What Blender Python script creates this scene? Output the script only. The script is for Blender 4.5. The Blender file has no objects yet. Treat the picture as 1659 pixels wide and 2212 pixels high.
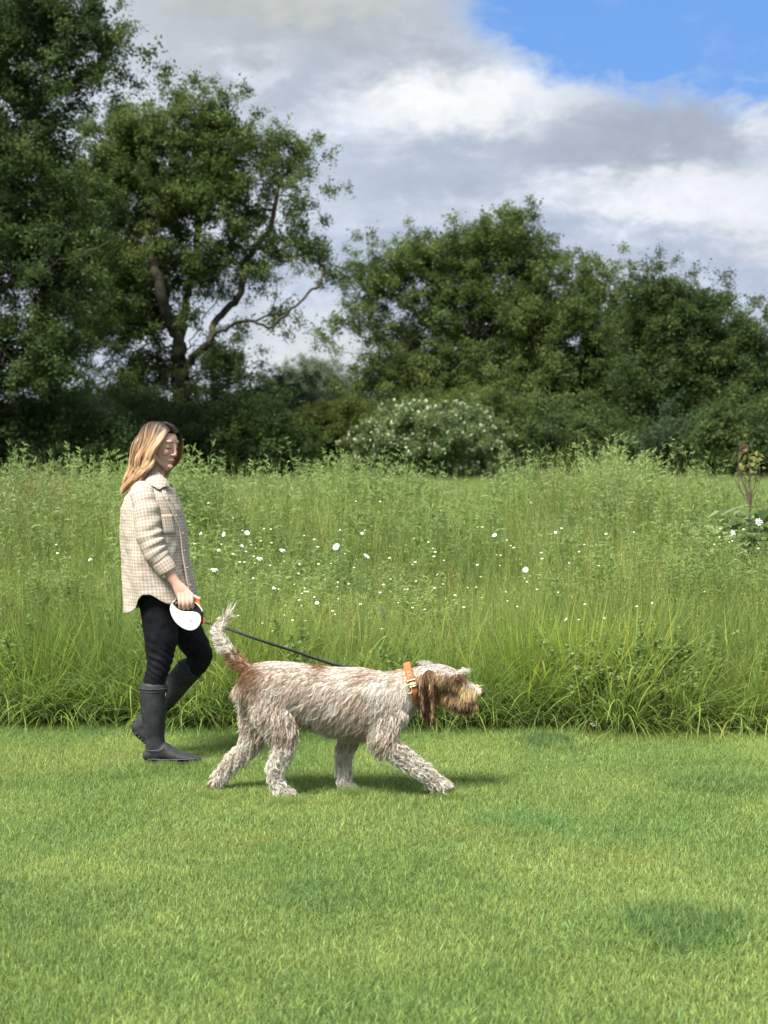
import bpy, math, random
import numpy as np
from mathutils import Vector, Matrix, noise as mnoise
from mathutils.kdtree import KDTree

rng = np.random.default_rng(7)
random.seed(7)
S = bpy.context.scene
COL = S.collection

# ------------------------------------------------------------------ camera
F = 3069.0                       # focal length in units of a 1659 px wide picture
CAMH = 1.47
PITCH = math.atan(106.0 / F)
cam_d = bpy.data.cameras.new('camera')
cam = bpy.data.objects.new('camera', cam_d)
COL.objects.link(cam)
cam.location = (0, 0, CAMH)
cam.rotation_euler = (math.pi / 2 - PITCH, 0, 0)
cam_d.sensor_fit = 'VERTICAL'
cam_d.sensor_height = 34.6
cam_d.lens = 34.6 * F / 2212.0
cam_d.clip_start = 0.05
cam_d.clip_end = 6000
cam_d.dof.use_dof = True
cam_d.dof.focus_distance = 6.6
cam_d.dof.aperture_fstop = 4.0
S.camera = cam

# ------------------------------------------------------------------ sun + exposure
SUN_EL = math.radians(57)
SUN_AZ = math.atan2(-0.58, -0.81)         # azimuth measured from +Y towards +X : to the left, a little behind the camera
sun_dir = Vector((math.sin(SUN_AZ) * math.cos(SUN_EL), math.cos(SUN_AZ) * math.cos(SUN_EL), math.sin(SUN_EL)))
sun_l = bpy.data.lights.new('sun', 'SUN')
sun_l.energy = 3.5
sun_l.angle = math.radians(20.0)
sun_l.color = (1.0, 0.95, 0.86)
sun = bpy.data.objects.new('sun', sun_l)
sun.rotation_euler = sun_dir.to_track_quat('Z', 'Y').to_euler()
sun.location = (-20, -15, 30)
COL.objects.link(sun)
S.view_settings.view_transform = 'Standard'
S.view_settings.look = 'None'
S.view_settings.gamma = 1
EXPO = 1.5
S.view_settings.exposure = EXPO
S.view_settings.use_curve_mapping = False
S.render.engine = 'CYCLES'
S.cycles.max_bounces = 6
S.cycles.diffuse_bounces = 2
S.cycles.transmission_bounces = 4
S.cycles.transparent_max_bounces = 4
S.cycles.use_denoising = True
S.cycles.denoising_prefilter = 'ACCURATE'
S.cycles.sample_clamp_indirect = 4

# ------------------------------------------------------------------ node helpers
class NG:
    def __init__(s, tree):
        s.t = tree; s.n = tree.nodes; s.l = tree.links
    def node(s, typ, **kw):
        n = s.n.new(typ)
        for k, v in kw.items():
            setattr(n, k, v)
        return n
    def put(s, sock, v):
        if isinstance(v, bpy.types.NodeSocket):
            s.l.new(v, sock)
        elif v is not None:
            sock.default_value = v
    def math(s, op, a, b=None, c=None, clamp=False):
        n = s.n.new('ShaderNodeMath'); n.operation = op; n.use_clamp = clamp
        s.put(n.inputs[0], a)
        if b is not None: s.put(n.inputs[1], b)
        if c is not None: s.put(n.inputs[2], c)
        return n.outputs[0]
    def mix(s, f, a, b, mode='MIX'):
        n = s.n.new('ShaderNodeMix'); n.data_type = 'RGBA'; n.blend_type = mode
        s.put(n.inputs[0], f)
        s.put(n.inputs[6], a if isinstance(a, bpy.types.NodeSocket) else (*a, 1))
        s.put(n.inputs[7], b if isinstance(b, bpy.types.NodeSocket) else (*b, 1))
        return n.outputs[2]
    def noise(s, vec, scale, detail=3, rough=0.5, dist=0.0):
        n = s.n.new('ShaderNodeTexNoise')
        if vec is not None: s.l.new(vec, n.inputs['Vector'])
        n.inputs['Scale'].default_value = scale
        n.inputs['Detail'].default_value = detail
        n.inputs['Roughness'].default_value = rough
        n.inputs['Distortion'].default_value = dist
        return n
    def ramp(s, f, a, b, lo=0.0, hi=1.0, smooth=True):
        n = s.n.new('ShaderNodeMapRange')
        n.interpolation_type = 'SMOOTHSTEP' if smooth else 'LINEAR'
        s.put(n.inputs[0], f)
        n.inputs[1].default_value = a; n.inputs[2].default_value = b
        n.inputs[3].default_value = lo; n.inputs[4].default_value = hi
        return n.outputs[0]
    def scalevec(s, v, k):
        n = s.n.new('ShaderNodeVectorMath'); n.operation = 'MULTIPLY'
        s.l.new(v, n.inputs[0]); n.inputs[1].default_value = k
        return n.outputs[0]

# ------------------------------------------------------------------ world: daylight sky with broken cloud
world = bpy.data.worlds.new('World')
S.world = world
world.use_nodes = True
wt = world.node_tree; wt.nodes.clear()
g = NG(wt)
SKY_STR = 0.11
sky = g.node('ShaderNodeTexSky'); sky.sky_type = 'NISHITA'
sky.sun_disc = False
sky.sun_elevation = SUN_EL
sky.sun_rotation = SUN_AZ
sky.air_density = 1.0; sky.dust_density = 0.6; sky.ozone_density = 2.2
tc = g.node('ShaderNodeTexCoord')
sep = g.node('ShaderNodeSeparateXYZ'); wt.links.new(tc.outputs['Generated'], sep.inputs[0])
dirv = tc.outputs['Generated']
az = g.math('ARCTAN2', sep.outputs[0], sep.outputs[1])
el = g.math('ARCSINE', sep.outputs[2])
stretched = g.scalevec(dirv, (1.0, 1.0, 2.0))
nA = g.noise(stretched, 5.5, 6, 0.55)
nB = g.noise(stretched, 16.0, 7, 0.62, 0.4)
nC = g.noise(g.scalevec(dirv, (1, 1, 1.7)), 45.0, 4, 0.6)
sa = g.node('ShaderNodeSeparateColor'); wt.links.new(nA.outputs['Color'], sa.inputs[0])
sb = g.node('ShaderNodeSeparateColor'); wt.links.new(nB.outputs['Color'], sb.inputs[0])
sc_ = g.node('ShaderNodeSeparateColor'); wt.links.new(nC.outputs['Color'], sc_.inputs[0])
def warp(base, cA, cB, cC, kA, kB, kC):
    v = g.math('MULTIPLY_ADD', g.math('SUBTRACT', cA, 0.5), kA, base)
    v = g.math('MULTIPLY_ADD', g.math('SUBTRACT', cB, 0.5), kB, v)
    return g.math('MULTIPLY_ADD', g.math('SUBTRACT', cC, 0.5), kC, v)
azw = warp(az, sa.outputs[0], sb.outputs[0], sc_.outputs[0], 0.045, 0.095, 0.05)
elw = warp(el, sa.outputs[1], sb.outputs[1], sc_.outputs[1], 0.022, 0.055, 0.028)
def blob(px, py, rx, ry, ang=0.0, p=1.0):
    """soft elliptical cloud mass in direction space"""
    a0 = math.atan((px - 829.5) / F); e0 = math.atan((1000 - py) / F)
    da = g.math('SUBTRACT', azw, a0); de = g.math('SUBTRACT', elw, e0)
    c, s_ = math.cos(ang), math.sin(ang)
    u = g.math('ADD', g.math('MULTIPLY', da, c * F / rx), g.math('MULTIPLY', de, s_ * F / rx))
    v = g.math('ADD', g.math('MULTIPLY', da, -s_ * F / ry), g.math('MULTIPLY', de, c * F / ry))
    r2 = g.math('ADD', g.math('MULTIPLY', u, u), g.math('MULTIPLY', v, v))
    if p != 1.0: r2 = g.math('POWER', r2, p)
    return g.math('EXPONENT', g.math('MULTIPLY', r2, -1.0))
K = 1.0 / SKY_STR / (2 ** EXPO)
def lin(c):
    return tuple(((x / 255 / 12.92) if x <= 10 else ((x / 255 + 0.055) / 1.055) ** 2.4) * K for x in c)
base = g.mix(g.ramp(nA.outputs['Fac'], 0.35, 0.65), lin((186, 199, 220)), lin((226, 233, 243)))
base = g.mix(g.ramp(nB.outputs['Fac'], 0.45, 0.72, 0.0, 0.55), base, lin((228, 236, 248)))
def lay(base, m, col, k=1.0):
    return g.mix(g.math('MULTIPLY', m, k, clamp=True), base, lin(col))
base = lay(base, blob(640, 80, 420, 130, 0.0, 1.6), (184, 192, 200), 1.0)      # heavy grey sheet upper left
base = lay(base, blob(620, 10, 460, 45, 0.0, 1.3), (200, 203, 200), 0.8)
base = lay(base, blob(620, 215, 200, 60, 0.2), (178, 189, 206), 0.8)
base = lay(base, blob(400, 330, 260, 90, 0.1), (205, 215, 230), 0.6)
base = lay(base, blob(975, 238, 270, 72, 0.04, 1.6), (250, 252, 255), 1.0)      # bright billow
base = lay(base, blob(540, 175, 90, 26, 0.3), (225, 232, 243), 0.8)
base = lay(base, blob(1010, 380, 290, 66, 0.08, 1.5), (178, 190, 208), 0.95)    # grey belly
base = lay(base, blob(1390, 305, 300, 78, 0.05, 1.8), (172, 182, 197), 0.95)
base = lay(base, blob(1430, 440, 250, 56, -0.12, 1.5), (244, 247, 253), 1.0)
base = lay(base, blob(1610, 510, 160, 75, -0.5, 1.4), (240, 243, 249), 0.9)
base = lay(base, blob(1640, 275, 90, 34, -0.5), (238, 242, 248), 0.7)
base = lay(base, blob(1360, 540, 240, 40, -0.1), (184, 196, 214), 0.7)
base = lay(base, blob(720, 520, 160, 50, 0.0), (184, 196, 214), 0.6)
base = lay(base, blob(650, 760, 300, 90, 0.0), (226, 231, 236), 0.95)
det = g.math('ADD', 1.0, g.math('ADD', g.math('MULTIPLY', g.math('SUBTRACT', nB.outputs['Fac'], .5), .42), g.math('MULTIPLY', g.math('SUBTRACT', nC.outputs['Fac'], .5), .28)))
vd = g.node('ShaderNodeVectorMath'); vd.operation = 'SCALE'; wt.links.new(base, vd.inputs[0]); wt.links.new(det, vd.inputs['Scale']); base = vd.outputs[0]
hole = g.math('MULTIPLY', blob(1450, 50, 445, 165, -0.14, 2.8), 1.35, clamp=True)
hole = g.math('SUBTRACT', hole, g.math('MULTIPLY', g.ramp(nB.outputs['Fac'], 0.52, 0.75), 0.15), clamp=True)
elsewhere = g.math('MULTIPLY', g.ramp(nA.outputs['Fac'], 0.56, 0.66), g.ramp(g.math('ABSOLUTE', g.math('SUBTRACT', az, 0.0)), 0.5, 0.9))
hole = g.math('MAXIMUM', hole, elsewhere)
final = g.mix(hole, base, g.mix(0.85, sky.outputs[0], lin((98, 152, 226))))
bg = g.node('ShaderNodeBackground'); bg.inputs[1].default_value = SKY_STR
wt.links.new(final, bg.inputs[0])
wo = g.node('ShaderNodeOutputWorld'); wt.links.new(bg.outputs[0], wo.inputs[0])
world.cycles.sampling_method = 'MANUAL'
world.cycles.sample_map_resolution = 1024

# ------------------------------------------------------------------ geometry helpers
def at(px, py, Y):
    """point of the place at distance Y that stands in the direction (px, py) of the 1659 x 2212 picture"""
    u = (px - 829.5) / F; v = (1106.0 - py) / F
    dx, dy, dz = u, math.cos(PITCH) + v * math.sin(PITCH), -math.sin(PITCH) + v * math.cos(PITCH)
    k = Y / dy
    return Vector((dx * k, Y, CAMH + dz * k))
def W(px, py, dy=0.0): return at(px, py, 6.98 + dy)          # walker
def D(cx, cy, dy=0.0): return at(424.7 + 0.4 * cx, 1294.0 + 0.4 * cy, 6.32 + dy)   # dog
PXD = 0.4 / F * 6.32

def tag(o, label=None, cat=None, group=None, kind=None):
    if label: o['label'] = label
    if cat: o['category'] = cat
    if group: o['group'] = group
    if kind: o['kind'] = kind
    return o
def empty(name, loc, **kw):
    o = bpy.data.objects.new(name, None); COL.objects.link(o)
    o.location = loc; o.empty_display_size = 0.1
    tag(o, **kw)
    return o
def mesh_from(name, v, f, smooth=True):
    me = bpy.data.meshes.new(name)
    v = np.asarray(v, dtype=np.float32).reshape(-1, 3)
    if isinstance(f, np.ndarray):
        n, k = f.shape
        me.vertices.add(len(v)); me.vertices.foreach_set('co', v.ravel())
        me.loops.add(n * k); me.loops.foreach_set('vertex_index', f.astype(np.int32).ravel())
        me.polygons.add(n)
        me.polygons.foreach_set('loop_start', np.arange(0, n * k, k, dtype=np.int32))
        me.update(calc_edges=True)
    else:
        me.from_pydata(v.tolist(), [], f)
    if smooth: me.shade_smooth()
    return me
def obj(name, me, mat=None, parent=None, link=True):
    """mesh given in world coordinates; becomes a child without moving"""
    o = bpy.data.objects.new(name, me)
    if link: COL.objects.link(o)
    if mat is not None and len(me.materials) == 0: me.materials.append(mat)
    if parent is not None:
        off = Vector((0, 0, 0)); p = parent
        while p is not None:
            off += Vector(p.location); p = p.parent
        me.transform(Matrix.Translation(-off))
        o.parent = parent
    return o
def thing_mesh(name, me, mat, org, **kw):
    me.transform(Matrix.Translation(-Vector(org)))
    o = obj(name, me, mat); o.location = org
    return tag(o, **kw)
def colattr(me, cols, name='Col'):
    a = me.color_attributes.new(name, 'FLOAT_COLOR', 'POINT')
    c = np.ones((len(me.vertices), 4), dtype=np.float32); c[:, :3] = cols
    a.data.foreach_set('color', c.ravel())
def coords(me):
    a = np.empty(len(me.vertices) * 3, dtype=np.float32); me.vertices.foreach_get('co', a)
    return a.reshape(-1, 3)
def normals(me):
    a = np.empty(len(me.vertices) * 3, dtype=np.float32); me.vertices.foreach_get('normal', a)
    return a.reshape(-1, 3)

def catmull(P, n):
    """smooth samples through rows of P (n per span)"""
    P = np.asarray(P, float)
    if len(P) == 2:
        t = np.linspace(0, 1, n + 1)[:, None]
        return P[0] * (1 - t) + P[1] * t
    Q = np.vstack([2 * P[0] - P[1], P, 2 * P[-1] - P[-2]])
    out = []
    for i in range(len(P) - 1):
        p0, p1, p2, p3 = Q[i], Q[i + 1], Q[i + 2], Q[i + 3]
        t = (np.arange(n) / n)[:, None]
        out.append(0.5 * ((2 * p1) + (-p0 + p2) * t + (2 * p0 - 5 * p1 + 4 * p2 - p3) * t ** 2 + (-p0 + 3 * p1 - 3 * p2 + p3) * t ** 3))
    out.append(P[-1:])
    return np.vstack(out)
def unit(a):
    return a / np.maximum(np.linalg.norm(a, axis=-1, keepdims=True), 1e-9)

def outward(me):
    me.calc_loop_triangles()
    t = np.empty(len(me.loop_triangles) * 3, dtype=np.int32); me.loop_triangles.foreach_get('vertices', t); t = t.reshape(-1, 3)
    v = coords(me).astype(float); v = v - v.mean(0)
    if np.einsum('ij,ij->i', v[t[:, 0]], np.cross(v[t[:, 1]], v[t[:, 2]])).sum() < 0: me.flip_normals()
    return me
class Lofts:
    """collects elliptical lofts; remembers the stations"""
    def __init__(s): s.v = []; s.f = []; s.n = 0; s.st = []
    def add(s, rows, nseg=6, nrad=18, side=(0, 1, 0), tagv=None, cap=True, disp=None):
        """rows: (Vector pos, a, b) a = half size in the plane seen from the side, b = half size along `side`"""
        R = np.array([[*r[0], r[1], r[2]] for r in rows], float)
        R = catmull(R, nseg)
        R[:, 3:] = np.maximum(R[:, 3:], 0.0015)
        P = R[:, :3]
        T = unit(np.gradient(P, axis=0))
        sd = np.array(side, float)
        sv = unit(sd - (T @ sd)[:, None] * T)
        nv = np.cross(T, sv)
        rings = []
        m = len(P)
        seq = []
        if cap:
            for k in (0.15, 0.45, 0.75):
                seq.append((0, -math.cos(k * math.pi / 2), math.sin(k * math.pi / 2)))
        seq += [(i, 0, 1) for i in range(m)]
        if cap:
            for k in (0.75, 0.45, 0.15):
                seq.append((m - 1, math.cos(k * math.pi / 2), math.sin(k * math.pi / 2)))
        th = np.linspace(0, 2 * math.pi, nrad, endpoint=False)
        for (i, push, sc) in seq:
            a, b = R[i, 3], R[i, 4]
            c = P[i] + T[i] * push * min(a, b) * 0.9
            rings.append(c + np.outer(np.cos(th), nv[i]) * a * sc + np.outer(np.sin(th), sv[i]) * b * sc)
        V = np.vstack(rings); k = len(rings)
        idx = np.arange(k * nrad).reshape(k, nrad)
        A = idx[:-1]; B = idx[1:]
        F_ = np.stack([A, B, np.roll(B, -1, 1), np.roll(A, -1, 1)], -1).reshape(-1, 4)
        s.f += (F_ + s.n).tolist()
        if cap:
            s.f.append([int(x) + s.n for x in idx[0]]); s.f.append([int(x) + s.n for x in idx[-1][::-1]])
        s.v.append(V); s.n += len(V)
        s.st.append((P, T, R[:, 3], R[:, 4], tagv))
        return s
    def ball(s, c, r, nrad=14):
        c = np.array(c, float); r = np.array(r, float) if np.ndim(r) else np.array([r] * 3, float)
        k = 9
        ph = np.linspace(0, math.pi, k + 2)[1:-1]; th = np.linspace(0, 2 * math.pi, nrad, endpoint=False)
        V = np.array([[math.sin(p) * math.cos(t), math.sin(p) * math.sin(t), math.cos(p)] for p in ph for t in th]) * r + c
        idx = np.arange(k * nrad).reshape(k, nrad)
        A = idx[:-1]; B = idx[1:]
        F_ = np.stack([A, B, np.roll(B, -1, 1), np.roll(A, -1, 1)], -1).reshape(-1, 4)
        s.f += (F_ + s.n).tolist()
        s.f.append([int(x) + s.n for x in idx[0][::-1]]); s.f.append([int(x) + s.n for x in idx[-1]])
        s.v.append(V); s.n += len(V)
        return s
    def mesh(s, name): return outward(mesh_from(name, np.vstack(s.v), s.f))
    def fuse(s, name, voxel, smooth=4, factor=0.5):
        me = s.mesh(name + '_raw')
        o = bpy.data.objects.new('tmp', me); COL.objects.link(o)
        m = o.modifiers.new('r', 'REMESH'); m.mode = 'VOXEL'; m.voxel_size = voxel; m.use_smooth_shade = True
        if smooth:
            m2 = o.modifiers.new('s', 'SMOOTH'); m2.iterations = smooth; m2.factor = factor
        dg = bpy.context.evaluated_depsgraph_get()
        out = bpy.data.meshes.new_from_object(o.evaluated_get(dg))
        out.name = name
        bpy.data.objects.remove(o); bpy.data.meshes.remove(me)
        out.materials.clear()
        out.shade_smooth()
        return outward(out)

def ribbons(P, Wd, width, cols, cols_tip=None, tip_pow=1.5, root_w=1.0):
    """P (N,k,3) strand points, Wd (N,3)/(N,k,3) width direction, width (N,), returns verts, quads, colours"""
    N, k, _ = P.shape
    if Wd.ndim == 2: Wd = np.repeat(Wd[:, None, :], k, 1)
    s = np.linspace(0, 1, k)
    prof = (1 - s ** tip_pow) * (root_w + (1 - root_w) * np.minimum(s * 3, 1)); prof[-1] = 0.08
    off = Wd * (width[:, None] * prof[None, :] * 0.5)[..., None]
    V = np.stack([P - off, P + off], 2).reshape(N, k * 2, 3)
    b = (np.arange(N) * k * 2)[:, None, None]
    q = np.array([[2 * i, 2 * i + 1, 2 * i + 3, 2 * i + 2] for i in range(k - 1)])[None]
    Fq = (b + q).reshape(-1, 4)
    if cols_tip is None: C = np.repeat(cols[:, None, :], k * 2, 1)
    else:
        tt = np.repeat(s, 2)[None, :, None]
        C = cols[:, None, :] * (1 - tt) + cols_tip[:, None, :] * tt
    return V.reshape(-1, 3), Fq, C.reshape(-1, 3)

# ------------------------------------------------------------------ materials
def new_mat(name):
    m = bpy.data.materials.new(name); m.use_nodes = True
    m.node_tree.nodes.clear()
    return m, NG(m.node_tree)
def finish(m, gg, bsdf_out):
    o = gg.node('ShaderNodeOutputMaterial'); gg.l.new(bsdf_out, o.inputs[0]); return m
def principled(gg, col, rough=0.6, spec=0.3, normal=None, **kw):
    b = gg.node('ShaderNodeBsdfPrincipled')
    gg.put(b.inputs['Base Color'], col if isinstance(col, bpy.types.NodeSocket) else (*col, 1))
    gg.put(b.inputs['Roughness'], rough)
    b.inputs['Specular IOR Level'].default_value = spec
    if normal is not None: gg.l.new(normal, b.inputs['Normal'])
    for k_, v_ in kw.items(): gg.put(b.inputs[k_], v_)
    return b
def bump(gg, h, strength=0.3, dist=0.01):
    b = gg.node('ShaderNodeBump'); b.inputs['Strength'].default_value = strength; b.inputs['Distance'].default_value = dist
    gg.l.new(h, b.inputs['Height']); return b.outputs[0]
def plain(name, c1, c2, scale=30, rough=0.6, spec=0.3, bstr=0.15, bdist=0.002, detail=4):
    m, gg = new_mat(name)
    t = gg.node('ShaderNodeTexCoord')
    n = gg.noise(t.outputs['Object'], scale, detail)
    n2 = gg.noise(t.outputs['Object'], scale * 5, 2)
    c = gg.mix(gg.ramp(n.outputs['Fac'], 0.3, 0.7), c1, c2)
    b = principled(gg, c, rough, spec, bump(gg, n2.outputs['Fac'], bstr, bdist))
    return finish(m, gg, b.outputs[0])
def strand_mat(name, rough=0.55, spec=0.25, trans=0.0, tint=None):
    """hair/fur/blades: colour of each strand is stored on the mesh"""
    m, gg = new_mat(name)
    a = gg.node('ShaderNodeAttribute'); a.attribute_name = 'Col'
    c = a.outputs['Color']
    b = principled(gg, c, rough, spec)
    out = b.outputs[0]
    if trans:
        tr = gg.node('ShaderNodeBsdfTranslucent'); gg.l.new(c, tr.inputs[0])
        mx = gg.node('ShaderNodeMixShader'); mx.inputs[0].default_value = trans
        gg.l.new(out, mx.inputs[1]); gg.l.new(tr.outputs[0], mx.inputs[2]); out = mx.outputs[0]
    return finish(m, gg, out)
def leaf_mat(name, ca, cb, scale=0.4, trans=0.3, rough=0.5, patches=None, spec=0.25, cc=None):
    """blade colour from mesh x variation over the ground x variation per plant"""
    m, gg = new_mat(name)
    a = gg.node('ShaderNodeAttribute'); a.attribute_name = 'Col'
    geo = gg.node('ShaderNodeNewGeometry')
    oi = gg.node('ShaderNodeObjectInfo')
    n = gg.noise(geo.outputs['Position'], scale, 4, 0.6)
    f = gg.math('ADD', gg.math('MULTIPLY', gg.ramp(n.outputs['Fac'], 0.32, 0.68), 0.7), gg.math('MULTIPLY', oi.outputs['Random'], 0.3))
    c = gg.mix(f, ca, cb)
    if cc is not None:
        n3 = gg.noise(geo.outputs['Position'], scale * 0.45, 3, 0.6)
        c = gg.mix(gg.ramp(n3.outputs['Fac'], 0.52, 0.66, 0, 0.8), c, cc)
    if patches:
        sp = gg.node('ShaderNodeSeparateXYZ'); gg.l.new(geo.outputs['Position'], sp.inputs[0])
        nn = gg.noise(geo.outputs['Position'], 6.0, 3)
        for (x, y, rx, ry, col, k) in patches:
            du = gg.math('MULTIPLY', gg.math('SUBTRACT', sp.outputs[0], x), 1 / rx)
            dv = gg.math('MULTIPLY', gg.math('SUBTRACT', sp.outputs[1], y), 1 / ry)
            r = gg.math('SQRT', gg.math('ADD', gg.math('MULTIPLY', du, du), gg.math('MULTIPLY', dv, dv)))
            r = gg.math('ADD', r, gg.math('MULTIPLY', gg.math('SUBTRACT', nn.outputs['Fac'], 0.5), 1.2))
            c = gg.mix(gg.ramp(r, 0.65, 1.15, k, 0.0), c, col)
    c = gg.mix(1.0, c, a.outputs['Color'], 'MULTIPLY')
    b = principled(gg, c, rough, spec)
    tr = gg.node('ShaderNodeBsdfTranslucent'); gg.l.new(c, tr.inputs[0])
    mx = gg.node('ShaderNodeMixShader'); mx.inputs[0].default_value = trans
    gg.l.new(b.outputs[0], mx.inputs[1]); gg.l.new(tr.outputs[0], mx.inputs[2])
    return finish(m, gg, mx.outputs[0])
# ================================================================== GROUND, LAWN, MEADOW
GZ = -0.022                       # soil level; the mown sward stands up to about zero
def gpos(px, py):
    """point on the ground seen at (px, py)"""
    d = at(px, py, 1.0) - Vector((0, 0, CAMH)); k = -CAMH / d.z
    return (d.x * k, d.y * k)
m, gg = new_mat('soil')
t = gg.node('ShaderNodeTexCoord')
n = gg.noise(t.outputs['Object'], 3.0, 6, 0.6)
c = gg.mix(gg.ramp(n.outputs['Fac'], 0.3, 0.7), (0.030, 0.045, 0.014), (0.055, 0.060, 0.024))
M_soil = finish(m, gg, principled(gg, c, 0.95, 0.1, bump(gg, n.outputs['Fac'], 0.5, 0.02)).outputs[0])
R = 1800.0
xs = [-R, -200, -60, -20, 0, 20, 60, 200, R]; ys = [-R, -200, -40, -10, 0, 10, 40, 80, 200, R]
gv = [(x, y, GZ) for y in ys for x in xs]
gf = [[j * 9 + i, j * 9 + i + 1, (j + 1) * 9 + i + 1, (j + 1) * 9 + i] for j in range(9) for i in range(8)]
tag(obj('ground', mesh_from('ground', gv, gf, False), M_soil), kind='structure')

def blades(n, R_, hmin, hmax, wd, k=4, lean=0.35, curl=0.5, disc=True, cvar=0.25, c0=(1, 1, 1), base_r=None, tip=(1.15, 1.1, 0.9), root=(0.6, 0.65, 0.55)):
    r = R_ * np.sqrt(rng.random(n)); a = rng.random(n) * 2 * math.pi
    if base_r is not None: r = base_r * np.sqrt(rng.random(n))
    x, y = r * np.cos(a), r * np.sin(a)
    h = hmin + (hmax - hmin) * rng.random(n) ** 0.8
    la = rng.random(n) * 2 * math.pi
    if base_r is not None: la = a + rng.normal(0, 0.5, n)
    ld = np.stack([np.cos(la), np.sin(la), np.zeros(n)], 1)
    le = np.abs(rng.normal(0, lean, n)); cu = np.abs(rng.normal(0, curl, n))
    s = np.linspace(0, 1, k)
    # integrate an arching blade
    ang = le[:, None] + cu[:, None] * s[None] * 1.6
    dz = np.cos(ang); dr = np.sin(ang)
    Z = np.concatenate([np.zeros((n, 1)), np.cumsum((dz[:, 1:] + dz[:, :-1]) / 2, 1)], 1) / (k - 1) * h[:, None]
    Rr = np.concatenate([np.zeros((n, 1)), np.cumsum((dr[:, 1:] + dr[:, :-1]) / 2, 1)], 1) / (k - 1) * h[:, None]
    P = np.stack([x[:, None] + Rr * ld[:, :1], y[:, None] + Rr * ld[:, 1:2], Z], -1)
    wa = rng.random(n) * math.pi
    wdv = np.stack([np.cos(wa), np.sin(wa), np.zeros(n)], 1)
    wdv = unit(wdv - 0.3 * ld * (wdv * ld).sum(1, keepdims=True))
    b = (1 + rng.normal(0, cvar, n))[:, None].clip(0.45, 1.7)
    hue = rng.normal(0, 0.10, (n, 1))
    col = np.array(c0)[None] * b * np.concatenate([1 + hue, np.ones((n, 1)), 1 - hue], 1)
    w = wd * (0.6 + 0.8 * rng.random(n))
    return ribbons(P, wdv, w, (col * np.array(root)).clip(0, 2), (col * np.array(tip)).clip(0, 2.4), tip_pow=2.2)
class Acc:
    def __init__(s): s.v = []; s.f = []; s.c = []; s.n = 0
    def add(s, V, Fq, C):
        s.v.append(V); s.f.append(Fq + s.n); s.c.append(C); s.n += len(V); return s
    def mesh(s, name, smooth=False):
        me = mesh_from(name, np.vstack(s.v), np.vstack(s.f), smooth)
        colattr(me, np.vstack(s.c)); return me
def quads(C0, U, Vv, col):
    """leaf shaped quads (rhombus) centre C0, half axes U (long) and Vv (short)"""
    V = np.stack([C0 - U, C0 - Vv, C0 + U, C0 + Vv], 1)
    n = len(C0); Fq = np.arange(n * 4).reshape(n, 4)
    return V.reshape(-1, 3), Fq, np.repeat(col, 4, 0)
def tube(P, r, nr=5):
    """thin tapered tube as quads"""
    P = np.asarray(P, float); k = len(P)
    T = unit(np.gradient(P, axis=0)); up = np.array([0.3, 0.9, 0.1])
    s1 = unit(np.cross(T, up)); s2 = np.cross(T, s1)
    th = np.linspace(0, 2 * math.pi, nr, endpoint=False)
    r = np.broadcast_to(np.asarray(r, float), (k,))
    V = P[:, None] + (np.cos(th)[None, :, None] * s1[:, None] + np.sin(th)[None, :, None] * s2[:, None]) * r[:, None, None]
    idx = np.arange(k * nr).reshape(k, nr)
    Fq = np.stack([idx[:-1], idx[1:], np.roll(idx[1:], -1, 1), np.roll(idx[:-1], -1, 1)], -1).reshape(-1, 4)
    return V.reshape(-1, 3), Fq

def proto_coll(name, meshes, mat):
    c = bpy.data.collections.new(name)
    for i, me in enumerate(meshes):
        me.materials.append(mat)
        o = bpy.data.objects.new(f'{name}_{i:02d}', me); c.objects.link(o)
    return c
def scatter(name, pts, rots, scales, idx, coll, parent=None, kind='stuff', link=True):
    """one object that carries copies of small plants / leaf sprays at its points"""
    me = bpy.data.meshes.new(name)
    me.vertices.add(len(pts)); me.vertices.foreach_set('co', np.asarray(pts, np.float32).ravel())
    a = me.attributes.new('rot', 'FLOAT_VECTOR', 'POINT'); a.data.foreach_set('vector', np.asarray(rots, np.float32).ravel())
    a = me.attributes.new('scl', 'FLOAT_VECTOR', 'POINT'); a.data.foreach_set('vector', np.asarray(scales, np.float32).ravel())
    a = me.attributes.new('idx', 'INT', 'POINT'); a.data.foreach_set('value', np.asarray(idx, np.int32))
    o = obj(name, me, None, parent)
    ng = bpy.data.node_groups.new('scatter', 'GeometryNodeTree')
    ng.interface.new_socket('Geometry', in_out='INPUT', socket_type='NodeSocketGeometry')
    ng.interface.new_socket('Geometry', in_out='OUTPUT', socket_type='NodeSocketGeometry')
    N = ng.nodes; L = ng.links
    gi = N.new('NodeGroupInput'); go = N.new('NodeGroupOutput')
    iop = N.new('GeometryNodeInstanceOnPoints')
    ci = N.new('GeometryNodeCollectionInfo'); ci.inputs['Collection'].default_value = coll
    ci.inputs['Separate Children'].default_value = True; ci.inputs['Reset Children'].default_value = True
    L.new(gi.outputs[0], iop.inputs['Points']); L.new(ci.outputs[0], iop.inputs['Instance'])
    iop.inputs['Pick Instance'].default_value = True
    for nm, ty, sk in (('idx', 'INT', 'Instance Index'), ('rot', 'FLOAT_VECTOR', 'Rotation'), ('scl', 'FLOAT_VECTOR', 'Scale')):
        na = N.new('GeometryNodeInputNamedAttribute'); na.data_type = ty; na.inputs['Name'].default_value = nm
        src = na.outputs['Attribute']
        if nm == 'rot':
            e2r = N.new('FunctionNodeEulerToRotation'); L.new(src, e2r.inputs[0]); src = e2r.outputs[0]
        L.new(src, iop.inputs[sk])
    L.new(iop.outputs[0], go.inputs[0])
    md = o.modifiers.new('scatter', 'NODES'); md.node_group = ng
    o['kind'] = kind
    return o

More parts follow.
